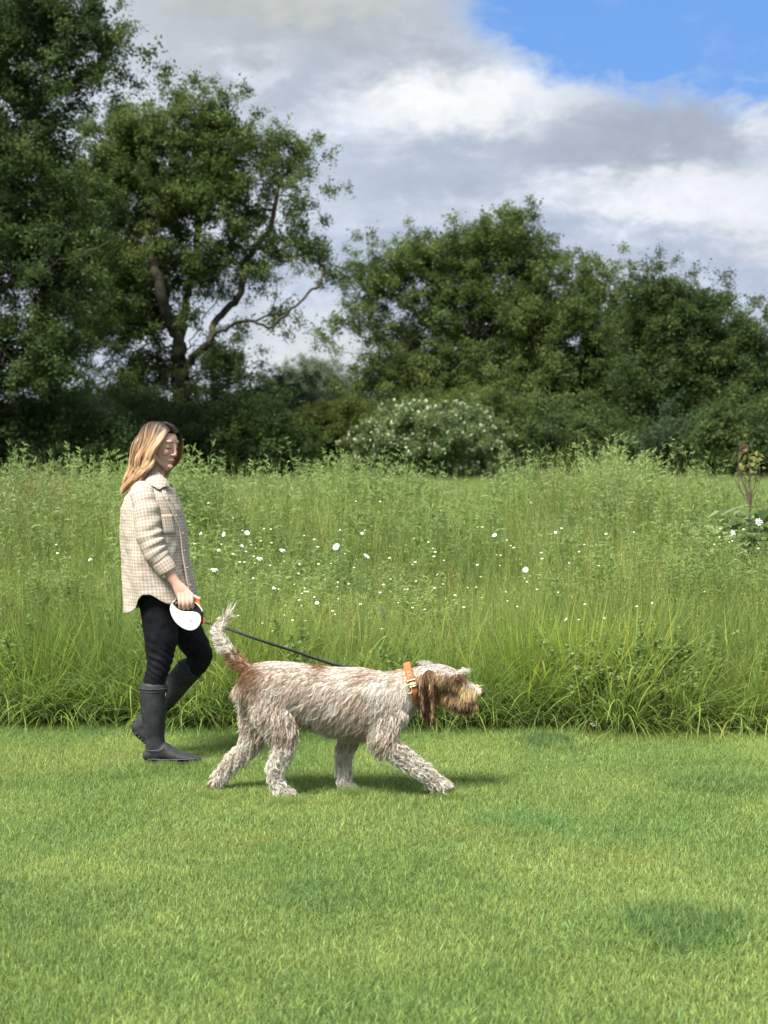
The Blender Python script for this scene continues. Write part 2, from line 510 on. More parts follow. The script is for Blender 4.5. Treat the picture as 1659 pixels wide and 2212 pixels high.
# mown lawn -----------------------------------------------------------------
def spot(px, py, rx, ry, col, k):
    x, y = gpos(px, py)
    return (x, y, rx, ry, col, k)
DG = (0.105, 0.200, 0.085); YG = (0.36, 0.37, 0.13)
lawn_patches = [spot(1475, 2000, 0.24, 0.24, DG, 0.60), spot(1185, 1600, 0.17, 0.20, DG, 0.75), spot(1560, 1690, 0.30, 0.22, DG, 0.35),
                spot(700, 1930, 0.22, 0.20, DG, 0.30), spot(960, 1790, 0.35, 0.2, DG, 0.10), spot(60, 1950, 0.5, 0.35, DG, 0.25),
                spot(60, 1640, 0.7, 0.45, YG, 0.2), spot(450, 1810, 0.3, 0.15, YG, 0.2), spot(1080, 1800, 0.3, 0.15, YG, 0.2),
                spot(1330, 1850, 0.3, 0.12, YG, 0.2), spot(1400, 1580, 0.5, 0.3, YG, 0.25)]
M_lawn = leaf_mat('mown_grass', (0.205, 0.325, 0.115), (0.335, 0.435, 0.165), 1.1, 0.48, 0.45, lawn_patches, cc=(0.175, 0.312, 0.125))
lawn_meshes = []
for i in range(5):
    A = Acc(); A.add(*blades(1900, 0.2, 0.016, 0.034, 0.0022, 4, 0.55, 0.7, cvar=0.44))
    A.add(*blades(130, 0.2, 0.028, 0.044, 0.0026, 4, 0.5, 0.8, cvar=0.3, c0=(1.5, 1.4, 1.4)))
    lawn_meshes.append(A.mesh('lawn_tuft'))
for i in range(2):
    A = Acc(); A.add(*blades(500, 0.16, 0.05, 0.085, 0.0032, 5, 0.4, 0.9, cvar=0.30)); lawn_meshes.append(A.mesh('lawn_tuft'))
C_lawn = proto_coll('lawn_tuft', lawn_meshes, M_lawn)
def edge_y(x):                    # where the mown strip ends
    return 7.98 - 0.012 * x * 4 + 0.05 * math.sin(x * 3.1) + 0.035 * math.sin(x * 7.7 + 1)
pts, rots, scl, ix = [], [], [], []
y = 2.6
while y < 8.6:
    x = -4.6
    while x < 4.6:
        xx, yy = x + random.uniform(-.06, .06), y + random.uniform(-.06, .06)
        if yy < edge_y(xx) + 0.15:
            pts.append((xx, yy, GZ)); rots.append((0, 0, random.uniform(0, 6.283)))
            nz = mnoise.noise(Vector((xx * 1.7, yy * 1.7, 3)))
            s = 1.0 + 0.3 * nz; scl.append((1, 1, max(0.7, s) * random.uniform(.9, 1.1))); ix.append(random.randrange(5))
        x += 0.145
    y += 0.145
for (px, py, rx, ry, n_) in ((1475, 2000, .22, .28, 26), (1185, 1600, .14, .16, 10), (1560, 1690, .25, .2, 8), (350, 1660, 0.25, 0.1, 4)):
    cx_, cy_ = gpos(px, py)
    for k in range(n_):
        r, a = math.sqrt(random.random()), random.uniform(0, 6.283)
        pts.append((cx_ + r * rx * math.cos(a), cy_ + r * ry * math.sin(a), GZ)); rots.append((0, 0, random.uniform(0, 6.28)))
        scl.append((1, 1, random.uniform(.5, .95))); ix.append(5 + random.randrange(2))
for (px, py, n_) in ((318, 1650, 5), (345, 1651, 6), (375, 1651, 6), (405, 1651, 5), (428, 1649, 4), (455, 1712, 4), (610, 1724, 5), (640, 1724, 5), (745, 1706, 4), (765, 1706, 3), (955, 1714, 5), (975, 1714, 4)):
    for k in range(n_):      # taller wisps that the soles and paws press aside
        x, y = gpos(px + random.gauss(0, 9), py + random.uniform(3, 9)); pts.append((x, y, GZ)); rots.append((0, 0, random.uniform(0, 6.28)))
        scl.append((.22, .22, random.uniform(.55, .85))); ix.append(5 + random.randrange(2))
scatter('lawn', pts, rots, scl, ix, C_lawn)

# tall meadow ---------------------------------------------------------------
MOUNDS = [(2.85, 10.9, .40, .6, -.42), (-4.6, 14.0, 4.2, 2.8, .30), (-1.2, 14.5, 2.4, 2.6, .18), (1.0, 15.0, 1.6, 2.6, .12), (2.25, 13.3, 1.1, 2.6, .55), (-1.45, 11.5, .45, 1.6, .30), (-3.2, 12, .8, 2.0, .30), (-.35, 14, 1.2, 2.4, .22), (1.4, 15, .7, 2.4, .22), (3.6, 16, 1.4, 3, .2), (-2.2, 12, .5, 1.8, .22)]
def mheight(x, Y):
    """height of the sward"""
    base = 0.62 + 0.30 * min(1, max(0, (Y - 8) / 4.5)) + 0.06 * min(1, max(0, (Y - 13) / 20.0))
    for (mx, my, sx, sy, a) in MOUNDS: base += a * math.exp(-((x - mx) / sx) ** 2 - ((Y - my) / (sy * (1.5 if Y < my else 1))) ** 2)
    base = min(base, 1.32 + .16 * math.exp(-((x - 2.25) / 1.1) ** 2 - ((Y - 13.5) / 2.5) ** 2))
    return base * (1 + 0.16 * mnoise.noise(Vector((x * 0.5, Y * 0.5, 0))) + 0.10 * mnoise.noise(Vector((x * 1.6, Y * 1.6, 7))))
G1 = (0.205, 0.315, 0.100); G2 = (0.335, 0.425, 0.155); G3 = (0.30, 0.395, 0.19)
M_mead = leaf_mat('meadow_grass', G1, G2, 0.55, 0.55, 0.5, cc=G3)
M_forb = leaf_mat('meadow_herb', (0.215, 0.320, 0.100), (0.335, 0.425, 0.150), 0.7, 0.52, 0.55)
def stem_seed(n, R_, h0, h1, acc, hc=(1.5, 1.25, 1.1)):
    """thin flowering stems with a loose seed head"""
    for i in range(n):
        r, a = R_ * math.sqrt(random.random()), random.uniform(0, 6.283)
        h = random.uniform(h0, h1); la = random.uniform(0, 6.28); l = abs(random.gauss(0, 0.12))
        s = np.linspace(0, 1, 5)
        P = np.stack([r * math.cos(a) + math.cos(la) * l * h * s ** 2, r * math.sin(a) + math.sin(la) * l * h * s ** 2, h * s], 1)[None]
        wv = np.array([[math.cos(la + 1.57), math.sin(la + 1.57), 0]])
        cc_ = np.array([hc]) * random.uniform(0.7, 1.1)
        acc.add(*ribbons(P, wv, np.array([0.0026]), cc_ * 0.75, cc_, tip_pow=6))
        m_ = 14
        t_ = rng.random(m_); c0 = P[0, -1] * (1 - 0.16 * t_)[:, None] + P[0, 0] * (0.16 * t_)[:, None] + rng.normal(0, 0.006, (m_, 3)) * (0.4 + t_[:, None])
        U = unit(rng.normal(0, 0.5, (m_, 3)) + [0, 0, 1]) * 0.009; Vv = unit(np.cross(U, rng.normal(0, 1, (m_, 3)))) * 0.0022
        acc.add(*quads(c0, U, Vv, np.repeat(cc_, m_, 0) * rng.uniform(.8, 1.2, (m_, 1))))
def forb(acc, h, nl=46, ll=0.075, lw=0.013, branches=4, col=(1, 1, 1)):
    """upright leafy herb with narrow leaves, bushier towards the top"""
    lines = []
    la, l = random.uniform(0, 6.28), abs(random.gauss(0, 0.08))
    s = np.linspace(0, 1, 6)
    main = np.stack([math.cos(la) * l * h * s ** 2, math.sin(la) * l * h * s ** 2, h * s], 1)
    lines.append((main, nl, 0.0035))
    for b in range(branches):
        z0 = random.uniform(0.45, 0.85); p0 = np.array([np.interp(z0, s, main[:, k]) for k in range(3)])
        a = random.uniform(0, 6.28); L_ = h * random.uniform(0.12, 0.28) ; ss = np.linspace(0, 1, 4)
        lines.append((p0 + np.stack([math.cos(a) * L_ * .5 * ss, math.sin(a) * L_ * .5 * ss, L_ * (ss * .6 + .4 * ss ** 2)], 1), nl // 3, 0.002))
    for (Lp, m_, r_) in lines:
        wv = np.array([[1, 0.2, 0]]); acc.add(*ribbons(Lp[None], wv, np.array([r_ * 1.6]), np.array([col]) * 0.8, np.array([col]), 5))
        acc.add(*ribbons(Lp[None], np.array([[0.2, -1, 0]]), np.array([r_ * 1.6]), np.array([col]) * 0.8, np.array([col]), 5))
        t_ = 1 - rng.random(m_) ** 1.2 * 0.85; q = t_ * (len(Lp) - 1); i0 = np.minimum(q.astype(int), len(Lp) - 2); fr = (q - i0)[:, None]
        p = Lp[i0] * (1 - fr) + Lp[i0 + 1] * fr
        a = rng.random(m_) * 6.283; el_ = rng.normal(0.55, 0.35, m_)
        d = np.stack([np.cos(a) * np.cos(el_), np.sin(a) * np.cos(el_), np.sin(el_)], 1)
        Ls = ll * rng.uniform(.5, 1.1, m_) * (1.15 - 0.5 * t_)
        wv = unit(np.cross(d, rng.normal(0, 1, (m_, 3))))
        kk = np.linspace(0, 1, 4)
        P = p[:, None] + d[:, None] * (Ls[:, None] * kk[None])[..., None]; P[..., 2] -= (Ls[:, None] * kk[None] ** 2) * 0.25
        cc_ = np.array([col]) * rng.uniform(0.75, 1.25, (m_, 1))
        acc.add(*ribbons(P, wv, lw * rng.uniform(.6, 1.2, m_), cc_ * 0.9, cc_ * 1.1, 2.0, 0.4))
mm = []
for i in range(5):            # 0-4 fine tall grass
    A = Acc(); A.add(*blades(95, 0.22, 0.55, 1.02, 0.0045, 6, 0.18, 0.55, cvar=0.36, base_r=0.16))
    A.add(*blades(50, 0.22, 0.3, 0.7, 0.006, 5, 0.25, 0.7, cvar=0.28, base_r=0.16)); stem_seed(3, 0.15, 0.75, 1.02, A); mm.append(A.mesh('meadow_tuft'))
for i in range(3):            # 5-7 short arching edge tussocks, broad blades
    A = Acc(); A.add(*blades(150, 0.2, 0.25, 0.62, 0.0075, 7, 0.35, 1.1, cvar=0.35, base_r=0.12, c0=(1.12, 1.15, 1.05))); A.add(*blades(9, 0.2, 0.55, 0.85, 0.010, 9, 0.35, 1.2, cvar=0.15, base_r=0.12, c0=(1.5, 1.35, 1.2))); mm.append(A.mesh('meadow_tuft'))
for i in range(3):            # 8-10 wide far clumps
    A = Acc(); A.add(*blades(240, 0.6, 0.6, 1.05, 0.010, 5, 0.16, 0.5, cvar=0.32)); stem_seed(7, 0.55, 0.8, 1.0, A); mm.append(A.mesh('meadow_tuft'))
for i in range(2):            # 11-12 bright straight blades (iris-like clump)
    A = Acc(); A.add(*blades(90, 0.2, 0.4, 0.85, 0.009, 6, 0.3, 0.4, cvar=0.2, base_r=0.08, c0=(1.35, 1.25, 0.8))); mm.append(A.mesh('meadow_tuft'))
C_mead = proto_coll('meadow_tuft', mm, M_mead)
pts, rots, scl, ix = [], [], [], []
def put(x, y, h, i, tilt=0.0, w=1.0):
    pts.append((x, y, GZ)); rots.append((random.gauss(0, .06) + tilt, random.gauss(0, .06), random.uniform(0, 6.283)))
    scl.append((w, w, h)); ix.append(i)
def wid(y): return 0.285 * y + 1.2
y = 8.02
while y < 60:
    step = 0.105 if y < 9.2 else (0.16 if y < 13 else (0.26 if y < 22 else 0.55 if y < 38 else 0.75))
    wx = wid(y); x = -wx
    while x < wx:
        xx, yy = x + random.uniform(-.5, .5) * step, y + random.uniform(-.5, .5) * step
        if yy > edge_y(xx):
            h = mheight(xx, yy)
            if yy < 8.35:  h *= 0.55 + 0.45 * (yy - edge_y(xx)) / 0.4 if yy - edge_y(xx) < 0.4 else 1
            if yy < 22: put(xx, yy, h * random.uniform(.80, 1.16), random.randrange(5))
            else: put(xx, yy, h * random.uniform(.85, 1.12), 8 + random.randrange(3))
        x += step
    y += step
x = -4.4
while x < 4.4:                # fringe that leans out over the lawn
    for k in range(2):
        put(x + random.uniform(-.05, .05), edge_y(x) + random.uniform(0.0, .25), random.uniform(.55, 1.05), 5 + random.randrange(3), 0.12 if random.random() < .5 else 0)
    x += 0.085
for (px, py, n_) in ((1165, 1530, 7), (1270, 1530, 4), (560, 1520, 4), (1420, 1520, 4), (60, 1540, 3)):
    x0, y0 = gpos(px, 1568)
    for k in range(n_): put(x0 + random.gauss(0, .07), edge_y(x0) + .08 + random.uniform(0, .2), random.uniform(.7, 1.0), 11 + random.randrange(2))
scatter('meadow_grass', pts, rots, scl, ix, C_mead)

ff = []
for i in range(3):            # 0-2 pale willowy herbs
    A = Acc()
    for k in range(3):
        B = Acc(); forb(B, random.uniform(.8, 1.0), 60, 0.075, 0.011, 5)
        V = np.vstack(B.v) + np.array([random.gauss(0, .08), random.gauss(0, .08), 0]); A.add(V, np.vstack(B.f), np.vstack(B.c))
    ff.append(A.mesh('herb'))
for i in range(2):            # 3-4 darker leafy weeds, low
    A = Acc()
    for k in range(4):
        B = Acc(); forb(B, random.uniform(.35, .6), 60, 0.06, 0.022, 3, (0.85, 0.9, 0.85))
        V = np.vstack(B.v) + np.array([random.gauss(0, .08), random.gauss(0, .08), 0]); A.add(V, np.vstack(B.f), np.vstack(B.c))
    ff.append(A.mesh('herb'))
C_forb = proto_coll('herb', ff, M_forb)
pts, rots, scl, ix = [], [], [], []
for k in range(1300):
    Y = 9.0 + 25 * random.random() ** 1.8; x = random.uniform(-1, 1) * wid(Y)
    if mnoise.noise(Vector((x * .6, Y * .6, 21))) > -0.2: put(x, Y, mheight(x, Y) * random.uniform(.92, 1.16), random.randrange(3))
def mass(px0, px1, ptop, Y0, Y1, n_):   # stands of tall herbs that break the skyline
    for k in range(n_):
        Y = random.uniform(Y0, Y1); px = random.triangular(px0, px1)
        top = at(px, ptop, Y).z; top = min(top, mheight(at(px, 1000, Y).x, Y) * 1.16); e = 1 - abs(2 * (px - px0) / (px1 - px0) - 1) ** 2.5
        put(at(px, 1000, Y).x, Y, (top * (0.72 + 0.28 * e)) * random.uniform(.86, 1.04) / 0.93, random.randrange(3), 0, 1.1)
mass(1190, 1450, 984, 12, 16, 130); mass(1040, 1200, 1008, 13, 16, 60); mass(-60, 520, 1008, 12, 16, 120); mass(500, 1050, 1008, 13, 17, 120); mass(370, 480, 1000, 11, 13, 34); mass(180, 290, 1010, 11.5, 13.5, 22)
mass(-60, 130, 1000, 11, 14, 34); mass(560, 860, 1010, 13, 18, 44); mass(830, 960, 1004, 14, 18, 22); mass(1430, 1640, 1018, 14, 20, 28); mass(470, 620, 1014, 14, 18, 20)
for k in range(60):
    x = random.uniform(-3.6, 3.6); put(x, edge_y(x) + random.uniform(0.02, .5), random.uniform(.7, 1.05), 3 + random.randrange(2))
for k in range(40):
    px = random.uniform(1180, 1500); x = at(px, 1500, 8.1).x; put(x, edge_y(x) + random.uniform(0, .3), random.uniform(.6, .9), 3 + random.randrange(2))
scatter('meadow_herbs', pts, rots, scl, ix, C_forb)

# rusty dry seed heads on the skyline
M_dry = leaf_mat('dry_seed_heads', (0.22, 0.20, 0.08), (0.30, 0.25, 0.11), 0.8, 0.3)
dd = []
for i in range(3):
    A = Acc(); stem_seed(16, 0.16, 0.8, 1.0, A, (1.0, 1.0, 1.0)); dd.append(A.mesh('dry_grass'))
C_dry = proto_coll('dry_grass', dd, M_dry)
pts, rots, scl, ix = [], [], [], []
def mass2(px0, px1, ptop, Y0, Y1, n_):
    for k in range(n_):
        Y = random.uniform(Y0, Y1); px = random.uniform(px0, px1)
        put(at(px, 1000, Y).x, Y, min(at(px, ptop + random.uniform(0, 22), Y).z, mheight(at(px, 1000, Y).x, Y) * 1.35), random.randrange(3))
mass2(1150, 1240, 985, 13, 15, 14); mass2(0, 120, 985, 11, 13, 14); mass2(-40, 200, 1005, 12, 14, 6); mass2(1240, 1420, 1000, 11, 12.5, 8); mass2(860, 1000, 1190, 9.5, 10.5, 8)
for k in range(130):
    Y = 8.3 + 14 * random.random() ** 1.5; x = random.uniform(-1, 1) * wid(Y); put(x, Y, mheight(x, Y) * random.uniform(.9, 1.06), random.randrange(3))
scatter('dry_grass', pts, rots, scl, ix, C_dry)

# tiny cream buds dotted through the sward
M_bud = plain('cream_bud', (0.75, 0.74, 0.42), (0.80, 0.80, 0.60), 20)
L_ = Lofts(); 
V1, F1 = tube([(0, 0, 0), (0.01, 0, 0.5), (0, 0, 1.0)], 0.0012, 3)
L_.ball((0, 0, 1.0), (0.0085, 0.0085, 0.005), 8)
bv = np.vstack([np.vstack(L_.v)]); bme = mesh_from('bud', bv, L_.f)
C_bud = proto_coll('bud', [bme], M_bud)
pts, rots, scl, ix = [], [], [], []
for (px, py, sx, sy, n_) in ((640, 1240, 90, 60, 46), (900, 1255, 90, 30, 26), (1020, 1230, 80, 40, 14), (520, 1180, 60, 40, 10), (1400, 1180, 200, 70, 34), (1560, 1090, 90, 40, 16), (700, 1330, 80, 60, 12), (1150, 1280, 120, 50, 14), (150, 1160, 140, 90, 8), (800, 1130, 300, 40, 16)):
    for k in range(n_):
        qx, qy = random.gauss(px, sx), random.gauss(py, sy)
        if qy < 1050 or qy > 1460: continue
        sl = (qy - 1000) / F; h = 0.78
        for _ in range(4):
            Y = (CAMH - h) / sl; h = mheight(0, Y) * 1.03
        Y = max(8.25, min(30, Y)); p = at(qx, qy, Y)
        s = random.uniform(.6, 1.15) * (1 + (Y - 8) * 0.04)
        pts.append((p.x, p.y, p.z - 1.0 * s)); rots.append((0, 0, 0)); scl.append((s, s, s)); ix.append(0)
scatter('flower_buds', pts, rots, scl, ix, C_bud)
# ================================================================== TREES AND HEDGE
def bark(name, c1, c2):
    m, gg = new_mat(name)
    t = gg.node('ShaderNodeTexCoord')
    n = gg.noise(gg.scalevec(t.outputs['Object'], (1, 1, 0.25)), 5.0, 6, 0.65)
    n2 = gg.noise(t.outputs['Object'], 0.8, 3)
    c = gg.mix(gg.ramp(n.outputs['Fac'], 0.35, 0.65), c1, c2)
    c = gg.mix(gg.ramp(n2.outputs['Fac'], 0.5, 0.7, 0, .5), c, (0.09, 0.11, 0.045))
    return finish(m, gg, principled(gg, c, 0.9, 0.1, bump(gg, n.outputs['Fac'], 0.8, 0.05)).outputs[0])
M_bark = bark('oak_bark', (0.035, 0.030, 0.024), (0.080, 0.068, 0.055))

def spray(n, R_, ls, lw, twigs=5, flat=0.75, col=(1, 1, 1), flowers=0, fcol=(5.6, 4.0, 7.5), fs=0.05):
    """a leafy spray of twigs, radius R_"""
    A = Acc()
    tips = []
    for k in range(twigs):
        d = unit(rng.normal(0, 1, 3) * np.array([1, 1, flat])); L_ = R_ * random.uniform(.7, 1.1)
        s = np.linspace(0, 1, 4)[:, None]
        P = d * L_ * s + rng.normal(0, R_ * 0.06, (4, 3)) * s
        wv = unit(np.cross(d, rng.normal(0, 1, 3)))[None]
        A.add(*ribbons(P[None], wv, np.array([0.018 * R_ / 0.5]), np.array([[0.55, 0.45, 0.4]]), np.array([[0.5, 0.5, 0.4]]), 4))
        tips.append(P)
    T = np.concatenate(tips)
    c = T[rng.integers(0, len(T), n)] * rng.uniform(0.55, 1.0, (n, 1)) + rng.normal(0, R_ * 0.23, (n, 3)) * [1, 1, flat]
    nrm = unit(rng.normal(0, 0.65, (n, 3)) + [0, 0, 0.9])
    U = unit(np.cross(nrm, rng.normal(0, 1, (n, 3)))) ; Vv = np.cross(nrm, U)
    l = ls * rng.uniform(.6, 1.3, (n, 1)) / 2
    cc_ = np.array([col]) * rng.uniform(0.7, 1.3, (n, 1)) * np.concatenate([1 + rng.normal(0, .12, (n, 1)), np.ones((n, 2))], 1)
    A.add(*quads(c, U * l, Vv * l * lw, cc_))
    if flowers:
        ci = c[rng.integers(0, n, flowers)] * 1.12
        for q in ci:
            m_ = 5; cf = q + rng.normal(0, fs * .5, (m_, 3)); nn = unit(rng.normal(0, .6, (m_, 3)) + [-.2, -.8, .6])
            U = unit(np.cross(nn, rng.normal(0, 1, (m_, 3)))) * fs * .6; Vv = np.cross(nn, U)
            A.add(*quads(cf, U, Vv, np.repeat([fcol], m_, 0)))
    return A.mesh('leaf_spray')
def leafset(name, ca, cb, trans=0.4, cc=None, **kw):
    mt = leaf_mat(name, ca, cb, 0.35, trans, 0.7, cc=cc, spec=0.08)
    return proto_coll(name, [spray(**kw) for _ in range(4)], mt)
L_oak = leafset('oak_leaves', (0.075, 0.122, 0.036), (0.155, 0.205, 0.064), n=135, R_=0.62, ls=0.13, lw=0.55)
L_oak2 = leafset('oak_leaves_dark', (0.054, 0.094, 0.032), (0.106, 0.150, 0.050), n=140, R_=0.62, ls=0.13, lw=0.55)
L_haw = leafset('hawthorn_leaves', (0.095, 0.135, 0.034), (0.175, 0.215, 0.062), n=190, R_=0.42, ls=0.085, lw=0.7)
L_blo = leafset('blossom_leaves', (0.105, 0.165, 0.060), (0.175, 0.235, 0.095), n=150, R_=0.42, ls=0.10, lw=0.6, flowers=3, fs=0.064)
L_elder = leafset('elder_leaves', (0.055, 0.095, 0.045), (0.095, 0.140, 0.075), n=130, R_=0.45, ls=0.13, lw=0.45, flowers=0)
L_sallow_hazed = leafset('sallow_hazed_leaves', (0.12, 0.16, 0.095), (0.20, 0.24, 0.15), n=220, R_=0.55, ls=0.12, lw=0.25)  # the sallow's own grey-green; on the far trees it paints in haze

def grow(limbs, targets, r_tip=0.012, seed=1, wander=0.18):
    """limbs: list of node polylines (first is the trunk). every target is joined to the nearest wood by a bent branch.
    returns polylines with radii by the pipe rule"""
    rs = np.random.default_rng(seed)
    nodes = []; par = []
    for L_ in limbs:
        P = catmull(np.array([list(p) for p in L_]), 6)
        if nodes:
            d = np.linalg.norm(np.array(nodes) - P[0], axis=1); prev = int(np.argmin(d))
        else: prev = -1
        for j, p in enumerate(P):
            if prev >= 0 and j == 0 and np.linalg.norm(np.array(nodes[prev]) - p) < 0.02: continue
            nodes.append(p + (rs.normal(0, wander * 0.25, 3) if j else 0)); par.append(prev); prev = len(nodes) - 1
    core = np.array(nodes)
    d0 = np.min(np.linalg.norm(targets[:, None] - core[None], axis=2), axis=1)
    base = core[0]
    for t in targets[np.argsort(d0)]:
        N_ = np.array(nodes); v = t - N_; d = np.linalg.norm(v, axis=1)
        # prefer wood that lies below / inwards of the target
        cost = d + 0.5 * np.maximum(0, N_[:, 2] - t[2]) + (N_[:, 2] < base[2] + 1.2) * 2
        i = int(np.argmin(cost)); a = N_[i]; L_ = d[i]
        if L_ < 0.15: continue
        k = max(2, int(L_ / 0.55)); prev = i
        bow = rs.normal(0, 1, 3); bow[2] = abs(bow[2]) * .6; amp = L_ * wander
        for j in range(1, k + 1):
            s = j / k
            p = a + (t - a) * s + bow * amp * math.sin(math.pi * s) * 0.6 + rs.normal(0, 0.05, 3) * (s < 1)
            nodes.append(p); par.append(prev); prev = len(nodes) - 1
    n = len(nodes); kids = [[] for _ in range(n)]
    for i, p in enumerate(par):
        if p >= 0: kids[p].append(i)
    area = np.zeros(n)
    for i in range(n - 1, -1, -1):
        area[i] = r_tip ** 2.2 if not kids[i] else sum(area[c] for c in kids[i])
    rad = area ** (1 / 2.2)
    chains = []
    stack = [(0, -1)]
    while stack:
        s, p = stack.pop(); ch = [p] if p >= 0 else []
        cur = s
        while True:
            ch.append(cur)
            if not kids[cur]: break
            ks = sorted(kids[cur], key=lambda c: -rad[c])
            for c in ks[1:]: stack.append((c, cur))
            cur = ks[0]
        if len(ch) > 1: chains.append(ch)
    return np.array(nodes), rad, chains
def tree(name, label, cat, base, limbs, blobs, leaves, nt, per, group=None, trunk_r=0.45, seed=1, shell=0.35, spray_s=1.0, r_tip=0.012, mat=None, gap=0.0, Y=None, depth=1.0, wood=True):
    """base: Vector.  limbs: polylines of world points. blobs: (px,py,rx,ry,dens[,dY]) on the picture at distance Y, filled as ellipsoids"""
    rs = np.random.default_rng(seed)
    w = np.array([b[2] * b[3] * b[4] for b in blobs], float); w /= w.sum()
    cnt = rs.multinomial(nt, w); T = []
    for b, c_ in zip(blobs, cnt):
        dY = b[5] if len(b) > 5 else 0
        C0 = np.array(at(b[0], b[1], Y + dY)); rx = b[2] / F * Y; rz = b[3] / F * Y; ry = rx * 0.8 * depth
        for _ in range(c_):
            d = unit(rs.normal(0, 1, 3)); r = (shell + (1 - shell) * rs.random()) ** 0.6
            p = C0 + d * r * np.array([rx, ry, rz]) * 0.93
            if p[2] < 0.2: p[2] = rs.uniform(.2, 1.0)
            T.append(p)
    T = np.array(T)
    root = empty(name, base, label=label, cat=cat, group=group)
    if wood:
        nodes, rad, chains = grow(limbs, T, r_tip, seed)
        sc = trunk_r / rad[0]; ex = math.log(trunk_r / r_tip) / math.log(max(1.01, rad[0] / r_tip))
        rad = r_tip * (rad / r_tip) ** ex
        Vs, Fs, n0 = [], [], 0
        for k, ch in enumerate(chains):
            P = nodes[ch]; r = rad[ch].copy()
            if k > 0: r[0] = min(r[0], r[1] * 1.25)
            if k == 0: r[0] *= 1.35
            V, Fq = tube(P, r, 9 if r.max() > .15 else (6 if r.max() > 0.04 else 3))
            Vs.append(V); Fs.append(Fq + n0); n0 += len(V)
        obj('trunk', mesh_from('trunk', np.vstack(Vs), np.vstack(Fs)), mat or M_bark, root)
    # sprays cluster round each target
    m_ = len(T) * per
    P = np.repeat(T, per, 0) + rs.normal(0, 0.62 * spray_s, (m_, 3)) * [1, 1, .7]
    if gap:
        keep = np.array([0.6 * mnoise.noise(Vector(p * 0.5)) + 0.95 * mnoise.noise(Vector(p * 1.25)) > gap - 0.5 for p in P]); P = P[keep]
    n = len(P)
    rot = np.stack([rs.normal(0, .5, n), rs.normal(0, .5, n), rs.random(n) * 6.283], 1)
    s = rs.uniform(.7, 1.2, n) * spray_s
    P = P - np.array(base)
    o = scatter('crown', P + np.array(base), rot, np.stack([s, s, s], 1), rs.integers(0, 4, n), leaves, root)
    return root
def pl(Y, *pts):
    """polyline from (px, py[, dY]) triples"""
    return [at(p[0], p[1], Y + (p[2] if len(p) > 2 else 0)) for p in pts]
def gb(px, Y):
    v = at(px, 1000, Y); v.z = GZ; return v

# the open oak left of centre
Y = 60
tree('oak_tree', 'large open-crowned oak right behind the walking woman, pale limbs showing through', 'tree', gb(400, Y),
     [[gb(400, Y)] + pl(Y, (396, 930), (392, 850), (390, 790)),
      pl(Y, (390, 790), (384, 735, -.5), (362, 690, -1), (345, 620, -1.5), (325, 540, -1), (322, 470, -.5), (300, 380)),
      pl(Y, (386, 740), (400, 650, 1), (425, 560, 1.5), (430, 470, 1), (470, 380, 1), (480, 300)),
      pl(Y, (392, 800), (430, 760, -1), (480, 715, -2), (530, 690, -2), (585, 705, -2), (640, 660, -2), (690, 610, -1)),
      pl(Y, (450, 745, -1.5), (470, 690, 0), (520, 630, 0), (530, 560, 0), (585, 490, 0), (600, 410, 0), (640, 340)),
      pl(Y, (400, 760), (440, 690, 2), (480, 620, 2), (495, 530, 2), (560, 430, 2), (570, 340, 2)),
      pl(Y, (388, 810), (340, 770, -2), (290, 755, -3), (220, 745, -3), (160, 700, -3)),
      pl(Y, (350, 690), (290, 640, 1), (230, 600, 2), (160, 570, 2), (90, 560, 2))],
     [(290, 300, 110, 75, 1.3), (420, 270, 95, 60, 1.1), (560, 325, 95, 50, .9), (650, 330, 50, 45, .7), (690, 365, 24, 15, .35), (655, 420, 38, 60, .6), (560, 430, 70, 70, .6),
      (450, 400, 110, 85, 1.2), (330, 410, 110, 90, 1.3), (210, 380, 100, 90, 1.2), (640, 540, 85, 45, .65), (700, 590, 40, 36, .5), (600, 620, 90, 40, .45), (520, 540, 80, 60, .6),
      (420, 560, 80, 70, .7), (290, 560, 110, 90, 1.2), (160, 560, 110, 90, 1.2), (300, 680, 110, 70, 1.1), (170, 700, 110, 80, 1.2), (520, 780, 70, 35, .4), (460, 790, 70, 50, .5),
      (330, 800, 90, 60, .9), (460, 860, 60, 50, .6, 1), (620, 680, 70, 25, .3)],
     L_oak, 1000, 3, trunk_r=0.36, seed=3, Y=Y, shell=0.2, gap=0.36, r_tip=0.024)
# the taller tree that leaves the frame at the left
Y = 50
tree('oak_tree', 'tallest tree at the left edge, its top running out of the picture', 'tree', gb(-70, Y),
     [[gb(-70, Y)] + pl(Y, (-60, 850), (-40, 650), (-20, 520), (0, 420)),
      pl(Y, (0, 420), (30, 330), (60, 260), (110, 205), (170, 170), (230, 120)),
      pl(Y, (-15, 520), (60, 480), (130, 455), (200, 420)), pl(Y, (0, 420), (-20, 300), (-10, 180), (20, 60), (40, -60)),
      pl(Y, (-45, 650), (60, 600, -1), (150, 560, -1), (240, 520, -1)), pl(Y, (-50, 760), (40, 740), (130, 760))],
     [(40, 60, 110, 80, 1), (150, 60, 110, 70, 1), (235, 75, 50, 40, .7), (285, 60, 28, 14, .4), (170, 140, 90, 45, .7), (60, 180, 110, 80, 1), (215, 175, 45, 30, .6), (-60, 100, 120, 160, 1), (60, -80, 160, 90, .8),
      (30, 330, 130, 90, 1.1), (-20, 480, 150, 120, 1.2), (70, 620, 140, 100, 1.3), (30, 780, 150, 100, 1.3), (-60, 880, 140, 120, 1), (90, 470, 110, 70, .9), (200, 470, 60, 60, .6), (-160, 500, 120, 300, 1.2)],
     L_oak2, 900, 3, trunk_r=0.55, seed=5, Y=Y, shell=0.2, gap=0.34, r_tip=0.024)
